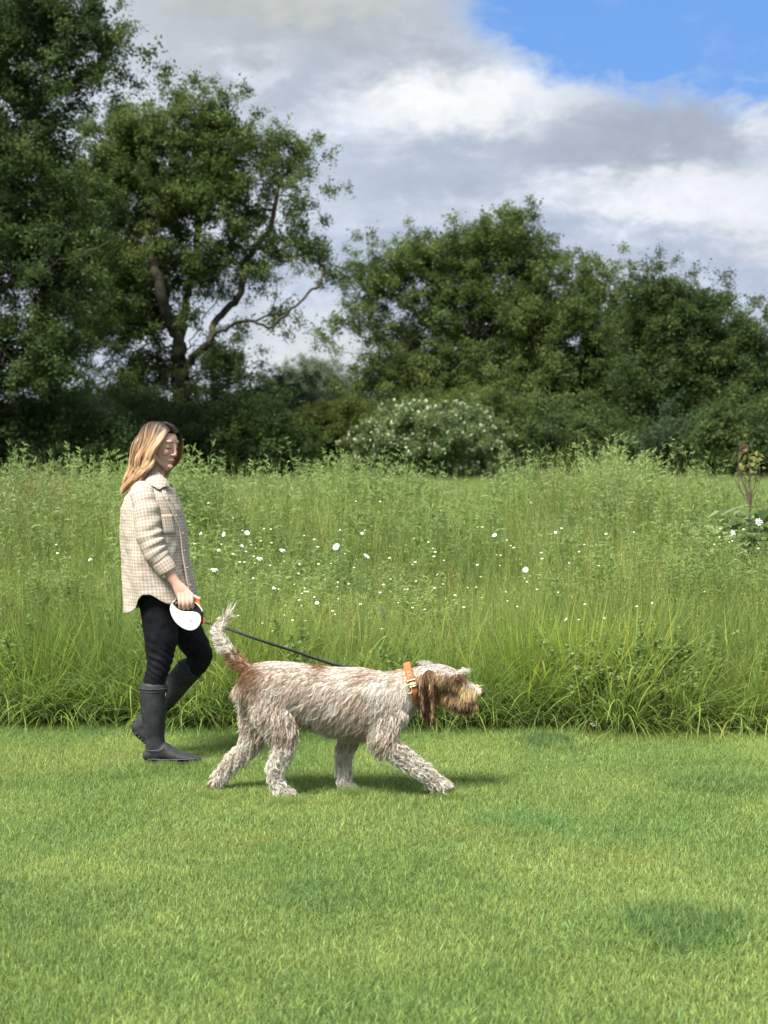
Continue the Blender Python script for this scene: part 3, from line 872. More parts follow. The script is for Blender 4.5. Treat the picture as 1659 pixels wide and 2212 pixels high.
# broad oak in the middle
Y = 76
tree('oak_tree', 'broad domed oak in the centre, leafy down to the hedge', 'tree', gb(1085, Y),
     [[gb(1085, Y)] + pl(Y, (1085, 930), (1080, 860), (1085, 800)),
      pl(Y, (1085, 800), (1000, 740), (920, 690), (850, 640), (800, 610)), pl(Y, (1085, 800), (1060, 700), (1040, 600), (1060, 520)),
      pl(Y, (1085, 790), (1130, 680), (1160, 600), (1170, 520)), pl(Y, (1085, 800), (1180, 740), (1260, 680), (1300, 620)),
      pl(Y, (1080, 850), (980, 820), (890, 790), (820, 780)), pl(Y, (1085, 830), (1200, 810), (1300, 790)), pl(Y, (1000, 740), (960, 640), (900, 560))],
     [(1090, 525, 95, 75, 1.1), (1000, 550, 80, 70, 1), (905, 560, 60, 62, .8), (830, 590, 65, 65, .7), (770, 610, 40, 45, .6), (760, 690, 50, 45, .5), (850, 690, 70, 60, .6), (730, 740, 26, 38, .4), (800, 790, 50, 50, .6), (800, 860, 60, 50, .9), (1190, 590, 95, 75, 1.1), (1280, 640, 58, 68, 1),
      (960, 660, 90, 80, .9), (1090, 680, 130, 110, 1.2), (1220, 740, 140, 110, 1.2), (960, 790, 120, 80, 1.2), (870, 810, 80, 60, .9), (1080, 850, 170, 90, 1.3), (1260, 880, 150, 90, 1.3), (1350, 800, 90, 90, 1.1), (1340, 710, 60, 70, .9), (840, 750, 50, 50, .5)],
     L_oak, 1300, 3, trunk_r=0.6, seed=8, Y=Y, shell=0.25, gap=0.15, r_tip=0.024, spray_s=1.1)
# oak to the right of it
Y = 70
tree('oak_tree', 'dark oak at the right, lower than the domed oak beside it', 'tree', gb(1500, Y),
     [[gb(1500, Y)] + pl(Y, (1495, 900), (1490, 820)), pl(Y, (1490, 820), (1440, 720), (1400, 650), (1395, 600)), pl(Y, (1490, 820), (1520, 730), (1510, 660)),
      pl(Y, (1490, 830), (1570, 780), (1620, 740)), pl(Y, (1495, 860), (1420, 830), (1360, 830))],
     [(1395, 610, 42, 40, .8), (1440, 645, 40, 38, .7), (1510, 670, 62, 48, 1), (1580, 720, 55, 50, .9), (1420, 700, 75, 60, 1), (1510, 760, 90, 60, 1.1), (1600, 800, 60, 70, 1), (1450, 820, 110, 80, 1.2), (1570, 890, 110, 80, 1.2), (1640, 770, 24, 20, .4), (1680, 860, 60, 80, .8), (1430, 920, 110, 70, 1.1)],
     L_oak2, 760, 3, trunk_r=0.5, seed=11, Y=Y, shell=0.25, gap=0.18, r_tip=0.02, spray_s=1.1)
# second rank so that the foot of the trees closes up
def shrub(label, px, py, rx, ry, Y, leaves, nt, per=4, seed=0, cat='bush', name='bush', group=None, gap=0.0, extra=(), s=1.0):
    b = gb(px, Y)
    top = at(px, py, Y)
    lim = [[b, b.lerp(top, .35) + Vector((.1, 0, 0)), b.lerp(top, .8)]]
    bl = [(px, py, rx, ry, 1)] + [(px + dx, py + dy, ex, ey, 1) for dx, dy, ex, ey in extra]
    return tree(name, label, cat, b, lim, bl, leaves, nt, per, group, 0.09, seed, 0.45, s, 0.01, gap=gap, Y=Y)
shrub('white-blossomed bush in front of the domed oak, the fullest with flowers', 890, 945, 88, 62, 58, L_blo, 130, 5, 21, cat='flowering bush', name='blossom_bush', extra=((-40, 20, 60, 50), (50, 30, 60, 50)))
shrub('narrower blossoming bush with white flowers close right of the fullest one', 1012, 950, 46, 62, 60, L_blo, 60, 5, 22, cat='flowering bush', name='blossom_bush', extra=((5, 40, 50, 40),))
shrub('yellow-green hawthorn rising behind the blossoming bush', 960, 900, 115, 52, 64, L_haw, 150, 5, 23, extra=((-60, 30, 60, 50), (60, 20, 60, 60)))
shrub('low olive-green hawthorn thicket left of the blossoming bush', 745, 930, 90, 52, 62, L_haw, 150, 5, 24, extra=((-60, 30, 60, 45), (50, 30, 60, 40)))
shrub('dark bush at the foot of the open oak', 500, 930, 100, 80, 57, L_oak2, 170, 5, 25, extra=((-60, 40, 80, 50), (70, 40, 70, 50)), s=.9)
shrub('dark rounded bush with a few pale tips, right of the open oak', 600, 905, 70, 72, 64, L_elder, 140, 5, 26, extra=((-40, 30, 60, 60),))
shrub('pale grey-green sallow under the dark trees at the left', 140, 900, 75, 36, 53, L_sallow_hazed, 70, 4, 27, extra=((30, 40, 60, 50), (-40, 50, 60, 50)), s=.8)
shrub('dark undergrowth under the left edge tree', 40, 960, 130, 60, 52, L_oak2, 200, 5, 28, extra=((120, 10, 110, 60),))
shrub('dark undergrowth behind the head of the walking woman', 300, 940, 110, 70, 58, L_oak2, 200, 5, 29, extra=((-80, -40, 90, 60),))
shrub('elder bush with broad dull leaves below the right oak', 1465, 965, 72, 42, 62, L_elder, 100, 5, 30, extra=((60, 5, 60, 40),))
shrub('dark bush closing the right edge below the oak', 1610, 945, 80, 60, 60, L_oak2, 130, 5, 31)
shrub('feathery green bush under the domed oak, right of its trunk', 1260, 950, 90, 45, 66, L_oak2, 110, 5, 32, extra=((-60, 20, 60, 40), (70, 10, 60, 40)))
shrub('dark bush right behind the narrower blossoming bush', 1120, 940, 90, 60, 68, L_oak2, 130, 5, 33)
Y = 130  # far trees: distance haze painted as a pale leaf colour
for lab, px, py, rx, ry, sd in (('far tree through the gap, haze painted into its pale leaves, taller of the pair', 700, 835, 64, 62, 41), ('far tree through the gap, haze painted into its leaves, left of the taller', 640, 850, 55, 50, 42)):
    tree('hazed_tree', lab, 'tree', gb(px, Y), [[gb(px, Y)] + pl(Y, (px, 950), (px - 3, 900)), pl(Y, (px, 950), (px + 20, 880), (px + 30, 830))],
         [(px, py, rx, ry, 1), (px - rx * .5, py + 40, rx * .7, ry * .7, 1), (px + rx * .5, py + 45, rx * .7, ry * .7, 1)], L_sallow_hazed, 170, 4, None, 0.3, sd, .3, 1.5, 0.02, Y=Y)
Y = 110
tree('field_tree', 'pale green tree glimpsed past the right edge of the dark oak', 'tree', gb(1690, Y), [[gb(1690, Y)] + pl(Y, (1690, 900), (1690, 820))],
     [(1675, 830, 60, 70, 1), (1700, 900, 80, 70, 1)], L_haw, 160, 4, None, 0.3, 43, .3, 1.5, 0.02, Y=Y)
Y = 100
hb = []
for k, px in enumerate((-200, -60, 80, 220, 360, 500, 640, 1100, 1240, 1380, 1520, 1660, 1800)):
    tb = 905 if px < 600 else (930 if px < 700 else 900)
    hb.append((px, tb + 50 + random.uniform(-8, 8), 95, 62 if px != 640 else 45, 1))
tree('far_hedge', 'dark hedge that runs behind all the trees', 'hedge', gb(700, Y), [[gb(700, Y), at(700, 960, Y)]], hb + [(830, 970, 100, 40, 1), (980, 965, 90, 45, 1)], L_oak2, 900, 4, None, 0.2, 44, .2, 1.6, 0.01, Y=Y, depth=.35, wood=False)
# ================================================================== THE DOG
class Fur:
    """grows locks over a mesh. skel: stations (P, T, a, b, tag). look(tag, p, n) gives flow and style arrays"""
    pass
def mesh_tris(me):
    me.calc_loop_triangles()
    t = np.empty(len(me.loop_triangles) * 3, dtype=np.int32); me.loop_triangles.foreach_get('vertices', t)
    return t.reshape(-1, 3)
def sample_surface(me, n, weight=None):
    V = coords(me).astype(float); Nn = normals(me).astype(float); T = mesh_tris(me)
    a = np.linalg.norm(np.cross(V[T[:, 1]] - V[T[:, 0]], V[T[:, 2]] - V[T[:, 0]]), axis=1)
    if weight is not None: a = a * weight(V[T].mean(1))
    a /= a.sum()
    k = rng.choice(len(T), n, p=a); r1 = np.sqrt(rng.random(n)); r2 = rng.random(n)
    w = np.stack([1 - r1, r1 * (1 - r2), r1 * r2], 1)[..., None]
    return (V[T[k]] * w).sum(1), unit((Nn[T[k]] * w).sum(1))
def nearest(st, Pq):
    """index of the loft and direction of travel nearest to each point"""
    A = np.vstack([s[0] for s in st]); Tn = np.vstack([s[1] for s in st]); rr = np.concatenate([(s[2] + s[3]) / 2 for s in st])
    gi = np.concatenate([[i] * len(s[0]) for i, s in enumerate(st)]); fr = np.concatenate([np.linspace(0, 1, len(s[0])) for s in st])
    best = np.empty(len(Pq), int)
    for c in range(0, len(Pq), 4000):
        d = np.linalg.norm(Pq[c:c + 4000, None] - A[None], axis=2) / np.maximum(rr, .015)
        best[c:c + 4000] = d.argmin(1)
    return gi[best], Tn[best], fr[best], A[best]
def locks(R0, N0, flow, L_, lift, wid_, col, nclump, clump=0.65, amp=0.0, waves=1.2, k=6, grav=0.0, spread=0.3, colv=0.14, ctip=None, rootdark=1.0):
    n = len(R0)
    ci = rng.choice(n, nclump, replace=False)
    kd = KDTree(nclump)
    for i, c in enumerate(ci): kd.insert(R0[c], i)
    kd.balance()
    own = np.array([kd.find(p)[1] for p in R0])
    F0 = unit(flow - (flow * N0).sum(1, keepdims=True) * N0 * 0.9)
    S0 = np.cross(N0, F0)
    ja = rng.normal(0, spread, nclump)[own] + rng.normal(0, spread * .25, n)
    Fd = unit(F0 * np.cos(ja)[:, None] + S0 * np.sin(ja)[:, None]); Sd = np.cross(N0, Fd)
    cl_len = rng.uniform(.75, 1.25, nclump)[own]; cl_ph = (rng.random(nclump) * 6.28)[own]; cl_w = rng.uniform(.7, 1.3, nclump)[own]; cl_l = rng.uniform(.6, 1.4, nclump)[own]
    L2 = (L_ * cl_len * rng.uniform(.8, 1.1, n))[:, None, None]
    s = np.linspace(0, 1, k)[None, :, None]
    lf = (lift * cl_l)[:, None, None]
    P = R0[:, None] + L2 * (Fd[:, None] * s + N0[:, None] * lf * s * (1 - 0.45 * s))
    ph = (cl_ph + rng.normal(0, .3, n))[:, None]
    A_ = (np.broadcast_to(amp, (n,)) * cl_w)[:, None]
    wv = np.sin(s[..., 0] * 6.283 * waves * 1.0 + ph) - np.sin(ph)
    wv2 = np.cos(s[..., 0] * 6.283 * waves + ph) - np.cos(ph)
    ss = s[..., 0]
    P = P + Sd[:, None] * (wv * A_ * ss ** .7)[..., None] + N0[:, None] * (wv2 * A_ * .6 * ss ** .7)[..., None]
    P[..., 2] -= (np.broadcast_to(grav, (n,))[:, None] * ss ** 2 * L2[..., 0])
    # gather to the clump's own line
    P = P * (1 - clump * s ** 1.3) + P[ci][own] * (clump * s ** 1.3)
    Wv = unit(np.cross(P[:, -1] - P[:, 0], N0) * rng.choice([-1, 1], (n, 1)) + N0 * rng.normal(0, .45, (n, 1)) + rng.normal(0, .15, (n, 3)))
    cv = (rng.normal(0, colv, nclump)[own] + rng.normal(0, colv * .6, n))[:, None]
    C = (col * (1 + cv)).clip(0.005, 0.9)
    return ribbons(P, Wv, wid_ * rng.uniform(.6, 1.3, n), C * rootdark, C if ctip is None else (ctip * (1 + cv)).clip(0.005, .9), tip_pow=2.5)

M_fur = strand_mat('fur', 0.6, 0.15, 0.3)
M_skin_d = plain('fur_base', (0.30, 0.24, 0.20), (0.42, 0.36, 0.31), 60, 0.9, 0.05)

dog = empty('dog', (D(640, 1040).x, 6.32, 0.0), label='shaggy roan pointer-like dog with brown ears and orange collar, striding on its lead', cat='dog')
def rows(dy, *st):
    out = []
    for s in st:
        cx, cy, a, b = s[:4]; d = s[4] if len(s) > 4 else dy
        out.append((D(cx, cy, d), a * PXD, b))
    return out
L = Lofts()
L.add(rows(0, (262, 500, 62, .045), (300, 485, 118, .085), (370, 478, 136, .10), (450, 482, 142, .112), (560, 498, 150, .118), (700, 532, 168, .125), (830, 556, 186, .13), (950, 558, 182, .128),
           (1050, 530, 152, .112), (1125, 488, 116, .088), (1185, 462, 92, .068), (1250, 442, 78, .060)), nrad=26, tagv='body')
L.add(rows(0, (1200, 445, 78, .062), (1270, 426, 74, .072), (1340, 428, 68, .072), (1395, 448, 58, .058), (1430, 470, 48, .044), (1480, 492, 40, .036), (1520, 503, 30, .030)), tagv='head')
L.add(rows(0, (1330, 500, 44, .045), (1400, 532, 40, .036), (1460, 548, 30, .030), (1495, 552, 18, .022)), tagv='jaw')
# legs: far then near
L.add(rows(0, (345, 560, 100, .05, .05), (322, 660, 82, .05, .07), (305, 745, 62, .042, .08), (262, 815, 44, .030, .085), (200, 870, 36, .024, .09), (150, 930, 31, .021, .09), (112, 985, 28, .020, .09), (92, 1015, 22, .024, .09), (112, 1034, 12, .022, .09)), tagv='hind_far')
L.add(rows(0, (860, 690, 70, .045, .06), (815, 785, 44, .030, .08), (797, 870, 33, .022, .085), (797, 940, 29, .020, .085), (800, 990, 26, .022, .085), (826, 1014, 17, .026, .085), (850, 1018, 11, .024, .085)), tagv='fore_far')
L.add(rows(0, (400, 520, 112, .06, -.05), (420, 615, 108, .055, -.07), (455, 700, 82, .046, -.085), (470, 775, 58, .034, -.09), (450, 850, 42, .026, -.09), (424, 920, 32, .021, -.09), (432, 975, 27, .020, -.09), (458, 1025, 26, .023, -.09), (500, 1047, 18, .028, -.09), (530, 1052, 11, .026, -.09)), tagv='hind_near')
L.add(rows(0, (1040, 600, 115, .05, -.06), (1010, 690, 86, .045, -.08), (1010, 770, 66, .040, -.09), (1085, 830, 48, .030, -.085), (1165, 888, 38, .024, -.08), (1240, 940, 31, .021, -.08), (1292, 982, 26, .022, -.08), (1335, 1008, 22, .027, -.08), (1372, 1014, 14, .026, -.08)), tagv='fore_near')
L.add(rows(0, (345, 440, 52, .042), (290, 400, 44, .034), (235, 345, 34, .026), (182, 285, 28, .021), (142, 220, 24, .018), (128, 165, 21, .015), (148, 125, 16, .011), (165, 100, 8, .006)), tagv='tail')
L.ball(D(1395, 418, -.035), .024)          # brow
L.ball(D(1395, 418, .035), .024)
body_me = L.fuse('body', 0.0075, 5)
# surface patches: colour of the coat at a point
def pix(P):
    """picture coordinates (close-up units) of points"""
    dy = P[:, 1]; x = (829.5 + P[:, 0] / dy * F * 1.0); k = (CAMH - P[:, 2]) / dy
    y = 1106 + F * (k * math.cos(PITCH) - math.sin(PITCH)) / (math.cos(PITCH) + k * math.sin(PITCH))
    return (x - 424.7) / .4, (y - 1294.0) / .4
WHITE = np.array([0.84, 0.77, 0.68]); ROAN = np.array([0.48, 0.37, 0.295]); BROWN = np.array([0.22, 0.130, 0.075]); DARK = np.array([0.060, 0.030, 0.018]); GOLD = np.array([0.60, 0.44, 0.26]); CREAM = np.array([0.82, 0.76, 0.67])
def g2(x, y, cx, cy, rx, ry): return np.exp(-(((x - cx) / rx) ** 2 + ((y - cy) / ry) ** 2))
def coat(P):
    x, y = pix(P)
    nz = np.array([mnoise.noise(Vector((p[0] * 14, p[1] * 14, p[2] * 14))) for p in P])
    nf = np.array([mnoise.noise(Vector((p[0] * 45, p[1] * 45, p[2] * 45))) for p in P])
    w = 0.58 + 0.55 * nz + 0.40 * nf
    w += 0.35 * g2(x, y, 500, 350, 260, 45) + 0.30 * g2(x, y, 1050, 600, 110, 160) - 0.25 * g2(x, y, 820, 690, 200, 110) + 0.15 * (y > 820)
    c = ROAN + (WHITE - ROAN) * w.clip(0, 1)[:, None]
    def lay(m, col): 
        nonlocal c
        m = (m * (1 + 0.5 * nz + .3 * nf)).clip(0, 1)[:, None]; c = c * (1 - m) + col * m
    lay(1.15 * g2(x, y, 285, 415, 72, 85), BROWN * 1.35); lay(1.0 * g2(x, y, 225, 350, 55, 45), BROWN * 1.4)
    lay(1.5 * g2(x, y, 668, 352, 50, 34), BROWN * 1.6); lay(.5 * g2(x, y, 930, 410, 70, 30), ROAN)
    lay(.7 * g2(x, y, 1080, 372, 60, 30), BROWN * 1.8)
    return c, x, y
TAGD = {i: s[4] for i, s in enumerate(L.st)}
names_ = np.array([s[4] for s in L.st])
Vb = coords(body_me).astype(float)
cb, _, _ = coat(Vb); colattr(body_me, cb * 0.85)
M_hide = strand_mat('hide', 0.9, 0.05)

def head_w(C):
    x, y = pix(C); return 1 + 1.3 * (x > 1190)
NF = 80000
R0, N0 = sample_surface(body_me, NF, head_w)
obj('body', body_me, M_hide, dog)
gi, Tn, fr, Ax = nearest(L.st, R0)
tg = names_[gi]
col, X, Y_ = coat(R0)
down = np.array([0, 0, -1.0])
n = NF; CV = None
flow = np.zeros((n, 3)); Ln = np.full(n, .046); lift = np.full(n, .30); amp = np.full(n, .0034); wd_ = np.full(n, .0017); grav = np.full(n, .25); 
bt = tg == 'body'
flow[bt] = -Tn[bt] * 0.75 + down * 0.75
top = bt & (N0[:, 2] > .5); flow[top] = -Tn[top] + down * .1; Ln[top] = .034; lift[top] = .30
low = bt & (N0[:, 2] < -.3); Ln[low] = .048; flow[low] = -Tn[low] * .4 + down * .6
neck = bt & (X > 1090); Ln[neck] = .030
hip = bt & (X < 420); amp[hip] = .0035
leg = np.isin(tg, ['hind_far', 'hind_near', 'fore_far', 'fore_near'])
flow[leg] = Tn[leg] * .8 + down * .5; amp[leg] = .0090; Ln[leg] = .040; lift[leg] = .62; wd_[leg] = .0022; grav[leg] = .1
upp = leg & (fr < .3); Ln[upp] = .036; amp[upp] = .0035; flow[upp] = down * 1.0 + np.array([-.5, 0, 0])
paw = leg & (fr > .86); Ln[paw] = .017; lift[paw] = .3; amp[paw] = .002
col[leg & ~upp] = (col[leg & ~upp] * .55 + CREAM * .45)
pb = paw & (N0[:, 2] < .6); col[pb] = col[pb] * .5 + BROWN * .5
hf = leg & (X < 125) & (Y_ > 985); col[hf] = BROWN * 1.1
tl = tg == 'tail'
flow[tl] = Tn[tl] * .9; Ln[tl] = .045; lift[tl] = .7; amp[tl] = .003; wd_[tl] = .0022
under = tl & (N0[:, 0] * 1 + N0[:, 2] * .6 < 0) ; Ln[under] = .042; lift[under] = .75; Ln[tl & ~under] = .026; lift[tl & ~under] = .5; brn = under & (fr <= .42); Ln[brn] = .036; flow[under] = Tn[under] * .5 + np.array([-.5, 0, -.1])
wt_ = tl & (fr > .42); col[wt_] = CREAM * .95; tb = tl & (fr <= .42); col[tb] = BROWN * 1.5; tk = tl & (fr > .84) & (fr < .92) & (N0[:, 0] > 0); col[tk] = ROAN * 1.2
wt2 = tl & (fr > .7) & (fr <= .9); Ln[wt2] = .032; tipp = tl & (fr > .9); Ln[tipp] = .06; lift[tipp] = .25
hd = tg == 'head'
Ln[hd] = .026; lift[hd] = .35; amp[hd] = .0016; wd_[hd] = .0019; grav[hd] = .2
flow[hd] = -Tn[hd] * .35 + down
cr = hd & (N0[:, 2] > .55) & (X < 1420); flow[cr] = -Tn[cr] + down * .2; Ln[cr] = .015; lift[cr] = .3; col[cr] = col[cr] * .45 + np.array([.72, .69, .65]) * .55
hs = hd & ~cr
mz = hs & (X > 1420)
gg_ = (0.5 + 0.5 * np.sin(X * .055 + Y_ * .012))[:, None]
col[hs] = (GOLD * (.35 + .75 * gg_) + BROWN * .7 * (1 - gg_))[hs]
dk = (g2(X, Y_, 1415, 420, 24, 34) + g2(X, Y_, 1330, 560, 70, 50) * 1.2).clip(0, 1)[:, None]
col[hs] = (col * (1 - dk) + DARK * 1.4 * dk)[hs]
dorsal = hd & (N0[:, 2] > .4) & (X >= 1420); col[dorsal] = np.array([.62, .54, .44]); Ln[dorsal] = .02; flow[dorsal] = np.array([-.3, 0, -.6])
ms = hd & (X > 1430) & ~dorsal; col[ms] = GOLD * 1.55; Ln[ms] = .034; flow[ms] = down + np.array([-.25, 0, 0]); lift[ms] = .45
tipm = hd & (X > 1508); Ln[tipm] = .006; jw = tg == 'jaw'; flow[jw] = down * 1.0 + np.array([-.1, 0, 0]); Ln[jw] = .04; lift[jw] = .35; col[jw] = (GOLD * .85 + BROWN * .4)[None]; 
bd = (jw | ms) & (X > 1375) & (X < 1500) & (Y_ > 555); col[bd] = np.array([.085, .04, .035])
cmp_ = np.where(leg, .80, .45)[:, None, None]
V, Fq, C = locks(R0, N0, flow, Ln, lift, wd_, col, 16000, cmp_, amp, 1.15, 7, grav, .36, .18, ctip=col * 1.1, rootdark=.95)
A = Acc(); A.add(V, Fq, C)
# long brow tuft, crown tuft, muzzle tuft and beard
def tuft(c, rad, dirv, L_, n_, colr, sp=.25, w=.002, amp_=.002, cl=.5):
    Rr = np.array(c)[None] + rng.normal(0, 1, (n_, 3)) * np.array(rad); fl = np.repeat([dirv], n_, 0).astype(float) + rng.normal(0, sp, (n_, 3))
    Nr = unit(np.cross(fl, rng.normal(0, 1, (n_, 3))))
    A.add(*locks(Rr, Nr, fl, np.full(n_, L_), np.full(n_, .15), np.full(n_, w), np.repeat([colr], n_, 0), max(2, n_ // 6), cl, np.full(n_, amp_), 1, 6, np.full(n_, .1), .15, .12))
for sg in (-1, 1):
    tuft(D(1432, 392, sg * .030), (.010, .008, .005), (.8, sg * .25, .22), .032, 90, np.array([.70, .66, .60]))
    tuft(D(1415, 412, sg * .045), (.012, .006, .008), (.5, sg * .4, -.75), .045, 90, BROWN * .7)
    tuft(D(1505, 474, sg * .010), (.006, .006, .003), (.85, sg * .1, .40), .020, 40, GOLD * 1.35)
    tuft(D(1488, 502, sg * .028), (.012, .005, .010), (-.12, sg * .3, -.9), .040, 200, GOLD * 1.5)
    tuft(D(1455, 500, sg * .033), (.014, .006, .010), (-.15, sg * .3, -.9), .045, 200, GOLD * 1.35)
tuft(D(1455, 575, 0), (.020, .018, .006), (.05, 0, -1), .040, 260, np.array([.11, .055, .045]))
tuft(D(1395, 575, 0), (.020, .020, .008), (-.05, 0, -1), .030, 180, GOLD * .6)
tuft(D(1240, 350, 0), (.02, .02, .004), (-.6, 0, .6), .022, 120, np.array([.66, .62, .58]))
tuft(D(160, 105, 0), (.004, .004, .008), (.45, 0, .9), .060, 60, CREAM, .16)
tuft(D(172, 92, 0), (.003, .003, .005), (.25, 0, 1), .10, 7, CREAM, .06)
cm = A.mesh('coat'); o = obj('coat', cm, M_fur, dog); o['kind'] = 'stuff'

# ears: long, hanging, dark brown with golden streaks
for sg in (-1, 1):
    E = Lofts()
    E.add([(D(1262, 395, sg * .070), 26 * PXD, .010), (D(1250, 440, sg * .085), 44 * PXD, .010), (D(1240, 500, sg * .092), 54 * PXD, .009), (D(1245, 570, sg * .092), 50 * PXD, .008), (D(1256, 625, sg * .09), 32 * PXD, .007), (D(1262, 655, sg * .088), 12 * PXD, .005)], nrad=16)
    em = E.fuse('ear', 0.005, 3)
    ev = coords(em).astype(float); colattr(em, np.repeat([[.06, .03, .018]], len(ev), 0))
    r0, n0 = sample_surface(em, 3200)
    eo = obj('ear', em, M_hide, dog); x_, y_ = pix(r0)
    st = np.sin(x_ * .11 + .4 * np.sin(y_ * .03)) + rng.normal(0, .35, len(x_))
    ce = np.where((st > .75)[:, None], GOLD * .9, np.where((st > .1)[:, None], BROWN * .75, DARK * 1.3))
    up_ = (y_ < 440); ce[up_] = ce[up_] * .5 + GOLD * .45
    fl = np.repeat([[0.05, 0, -1.0]], len(r0), 0)
    EA = Acc(); EA.add(*locks(r0, n0, fl, np.full(len(r0), .030), np.full(len(r0), .18), np.full(len(r0), .002), ce, 600, .6, np.full(len(r0), .0016), 1, 6, np.full(len(r0), .1), .12, .18, ctip=ce * 1.15))
    eh = obj('ear_hair', EA.mesh('ear_hair'), M_fur, eo); eh['kind'] = 'stuff'
# nose and eyes
M_nose = plain('nose_leather', (0.07, 0.040, 0.035), (0.11, 0.065, 0.055), 200, 0.3, 0.5)
Nn_ = Lofts(); Nn_.ball(D(1533, 505, 0), (.022, .023, .020)); Nn_.ball(D(1520, 524, 0), (.014, .014, .010))
for sg in (-1, 1): Nn_.ball(D(1524, 510, sg * .013), (.012, .009, .010))
obj('nose', Nn_.fuse('nose', .0025, 2), M_nose, dog)
M_deye = plain('dog_eye', (0.05, 0.025, 0.01), (0.08, 0.04, 0.015), 90, 0.08, 0.6)
for sg in (-1, 1):
    Ee = Lofts(); Ee.ball(D(1408, 440, sg * .050), .0095); obj('eye', Ee.mesh('eye'), M_deye, dog)
    # claws on the visible paws
M_claw = plain('claw', (0.12, 0.09, 0.07), (0.2, 0.15, 0.12), 100, 0.4)
for (cx, cy, dy) in ((545, 1062, -.09), (1388, 1022, -.08), (862, 1026, .085)):
    for q in (-.018, -.006, .006, .018):
        v_, f_ = tube([D(cx - 6, cy - 4, dy + q), D(cx + 4, cy, dy + q), D(cx + 9, cy + 6, dy + q)], [.0035, .003, .0008], 6)
        obj('claw', mesh_from('claw', v_, f_), M_claw, dog)

# collar: wide orange-tan leather with a brass buckle, seated round the neck
M_collar = plain('orange_leather', (0.46, 0.125, 0.045), (0.56, 0.17, 0.065), 40, 0.5, 0.35)
M_brass = plain('brass', (0.55, 0.42, 0.22), (0.7, 0.55, 0.3), 60, 0.3); M_brass.node_tree.nodes['Principled BSDF'].inputs['Metallic'].default_value = 0.85
M_cream = plain('cream_lining', (0.55, 0.46, 0.33), (0.62, 0.52, 0.38), 60, 0.6)
cA, cB = D(1135, 350), D(1196, 560)
cc0 = (Vector(cA) + Vector(cB)) / 2; ax_u = (Vector(cA) - Vector(cB)); hu = ax_u.length / 2 + .002; ax_u.normalize()
ax_t = ax_u.cross(Vector((0, 1, 0))).normalized() * -1
if ax_t.x < 0: ax_t = -ax_t
def collar_ring(hu_, hv_, w_, th, a0=0.0, a1=2 * math.pi, n_=64):
    v, f = [], []
    closed = abs(a1 - a0 - 2 * math.pi) < 1e-6
    m_ = n_ if closed else n_ + 1
    for i in range(m_):
        a = a0 + (a1 - a0) * i / n_
        er = ax_u * (math.cos(a)) * hu_ + Vector((0, 1, 0)) * (-math.sin(a)) * hv_
        nr = (ax_u * math.cos(a) / hu_ + Vector((0, -1, 0)) * math.sin(a) / hv_).normalized()
        for (s_, t_) in ((-.5, 0), (-.42, th), (0, th * 1.25), (.42, th), (.5, 0), (.5, -.001), (-.5, -.001)):
            v.append(cc0 + er + ax_t * s_ * w_ + nr * t_)
    K_ = 7
    for i in range(m_ if closed else m_ - 1):
        j = (i + 1) % m_
        for k in range(K_): f.append([i * K_ + k, j * K_ + k, j * K_ + (k + 1) % K_, i * K_ + (k + 1) % K_])
    if not closed: f.append(list(range(K_))); f.append(list(range((m_ - 1) * K_, m_ * K_))[::-1])
    return mesh_from('collar', v, f)
HV = .098
co = obj('collar', collar_ring(hu, HV, .034, .0045), M_collar, dog)
obj('strap_end', collar_ring(hu + .005, HV + .005, .030, .004, .55, 1.25, 18), M_collar, co)
def rect_wire(center, u, v, hu_, hv_, r):
    P = [center + u * math.copysign(abs(math.cos(a)) ** .5, math.cos(a)) * hu_ + v * math.copysign(abs(math.sin(a)) ** .5, math.sin(a)) * hv_ for a in np.linspace(0, 2 * math.pi, 25)]
    return tube([list(p) for p in P], r, 6)
def on_ring(a, off):
    return cc0 + ax_u * math.cos(a) * (hu + off) + Vector((0, -1, 0)) * math.sin(a) * (HV + off)
for a_, s1_, s2_ in ((1.36, .0195, .010), (1.48, .018, .007)):
    c_ = on_ring(a_, .008); tgt = (on_ring(a_ + .05, .008) - on_ring(a_ - .05, .008)).normalized()
    v_, f_ = rect_wire(c_, ax_t, tgt, s1_, s2_, .0032); obj('buckle', mesh_from('buckle', v_, f_), M_brass, co)
c_ = on_ring(1.74, .005); tgt = (on_ring(1.8, .005) - on_ring(1.7, .005)).normalized()
for a_ in (.75, .95, 1.12):
    L1 = Lofts(); L1.ball(on_ring(a_, .0115), .003); obj('rivet', L1.mesh('rivet'), M_claw, co)
v_, f_ = rect_wire(on_ring(1.62, .006) - ax_t * .020, ax_t, tgt, .012, .020, .003); obj('lead_ring', mesh_from('lead_ring', v_, f_), M_cream, co)
# ================================================================== THE WALKER
person = empty('person', (W(350, 1640).x, 6.98, 0.0), label='woman in checked shirt, black leggings and rubber boots walking the dog', cat='person')
mpx = 6.98 / F
def wr(dy, *st):
    return [(W(s[0], s[1], s[4] if len(s) > 4 else dy), s[2], s[3]) for s in st]
def skin_like(name):
    m, gg = new_mat(name)
    a = gg.node('ShaderNodeAttribute'); a.attribute_name = 'Col'
    t = gg.node('ShaderNodeTexCoord'); n = gg.noise(t.outputs['Object'], 90, 4)
    c = gg.mix(gg.math('MULTIPLY', gg.ramp(n.outputs['Fac'], .3, .7), .18), a.outputs['Color'], (0.42, 0.17, 0.12))
    b = principled(gg, c, 0.5, 0.35, bump(gg, n.outputs['Fac'], 0.1, 0.001))
    b.inputs['Subsurface Weight'].default_value = 0.12; b.inputs['Subsurface Radius'].default_value = (0.01, 0.004, 0.002); b.inputs['Subsurface Scale'].default_value = 0.5
    return finish(m, gg, b.outputs[0])
M_skin = skin_like('skin')
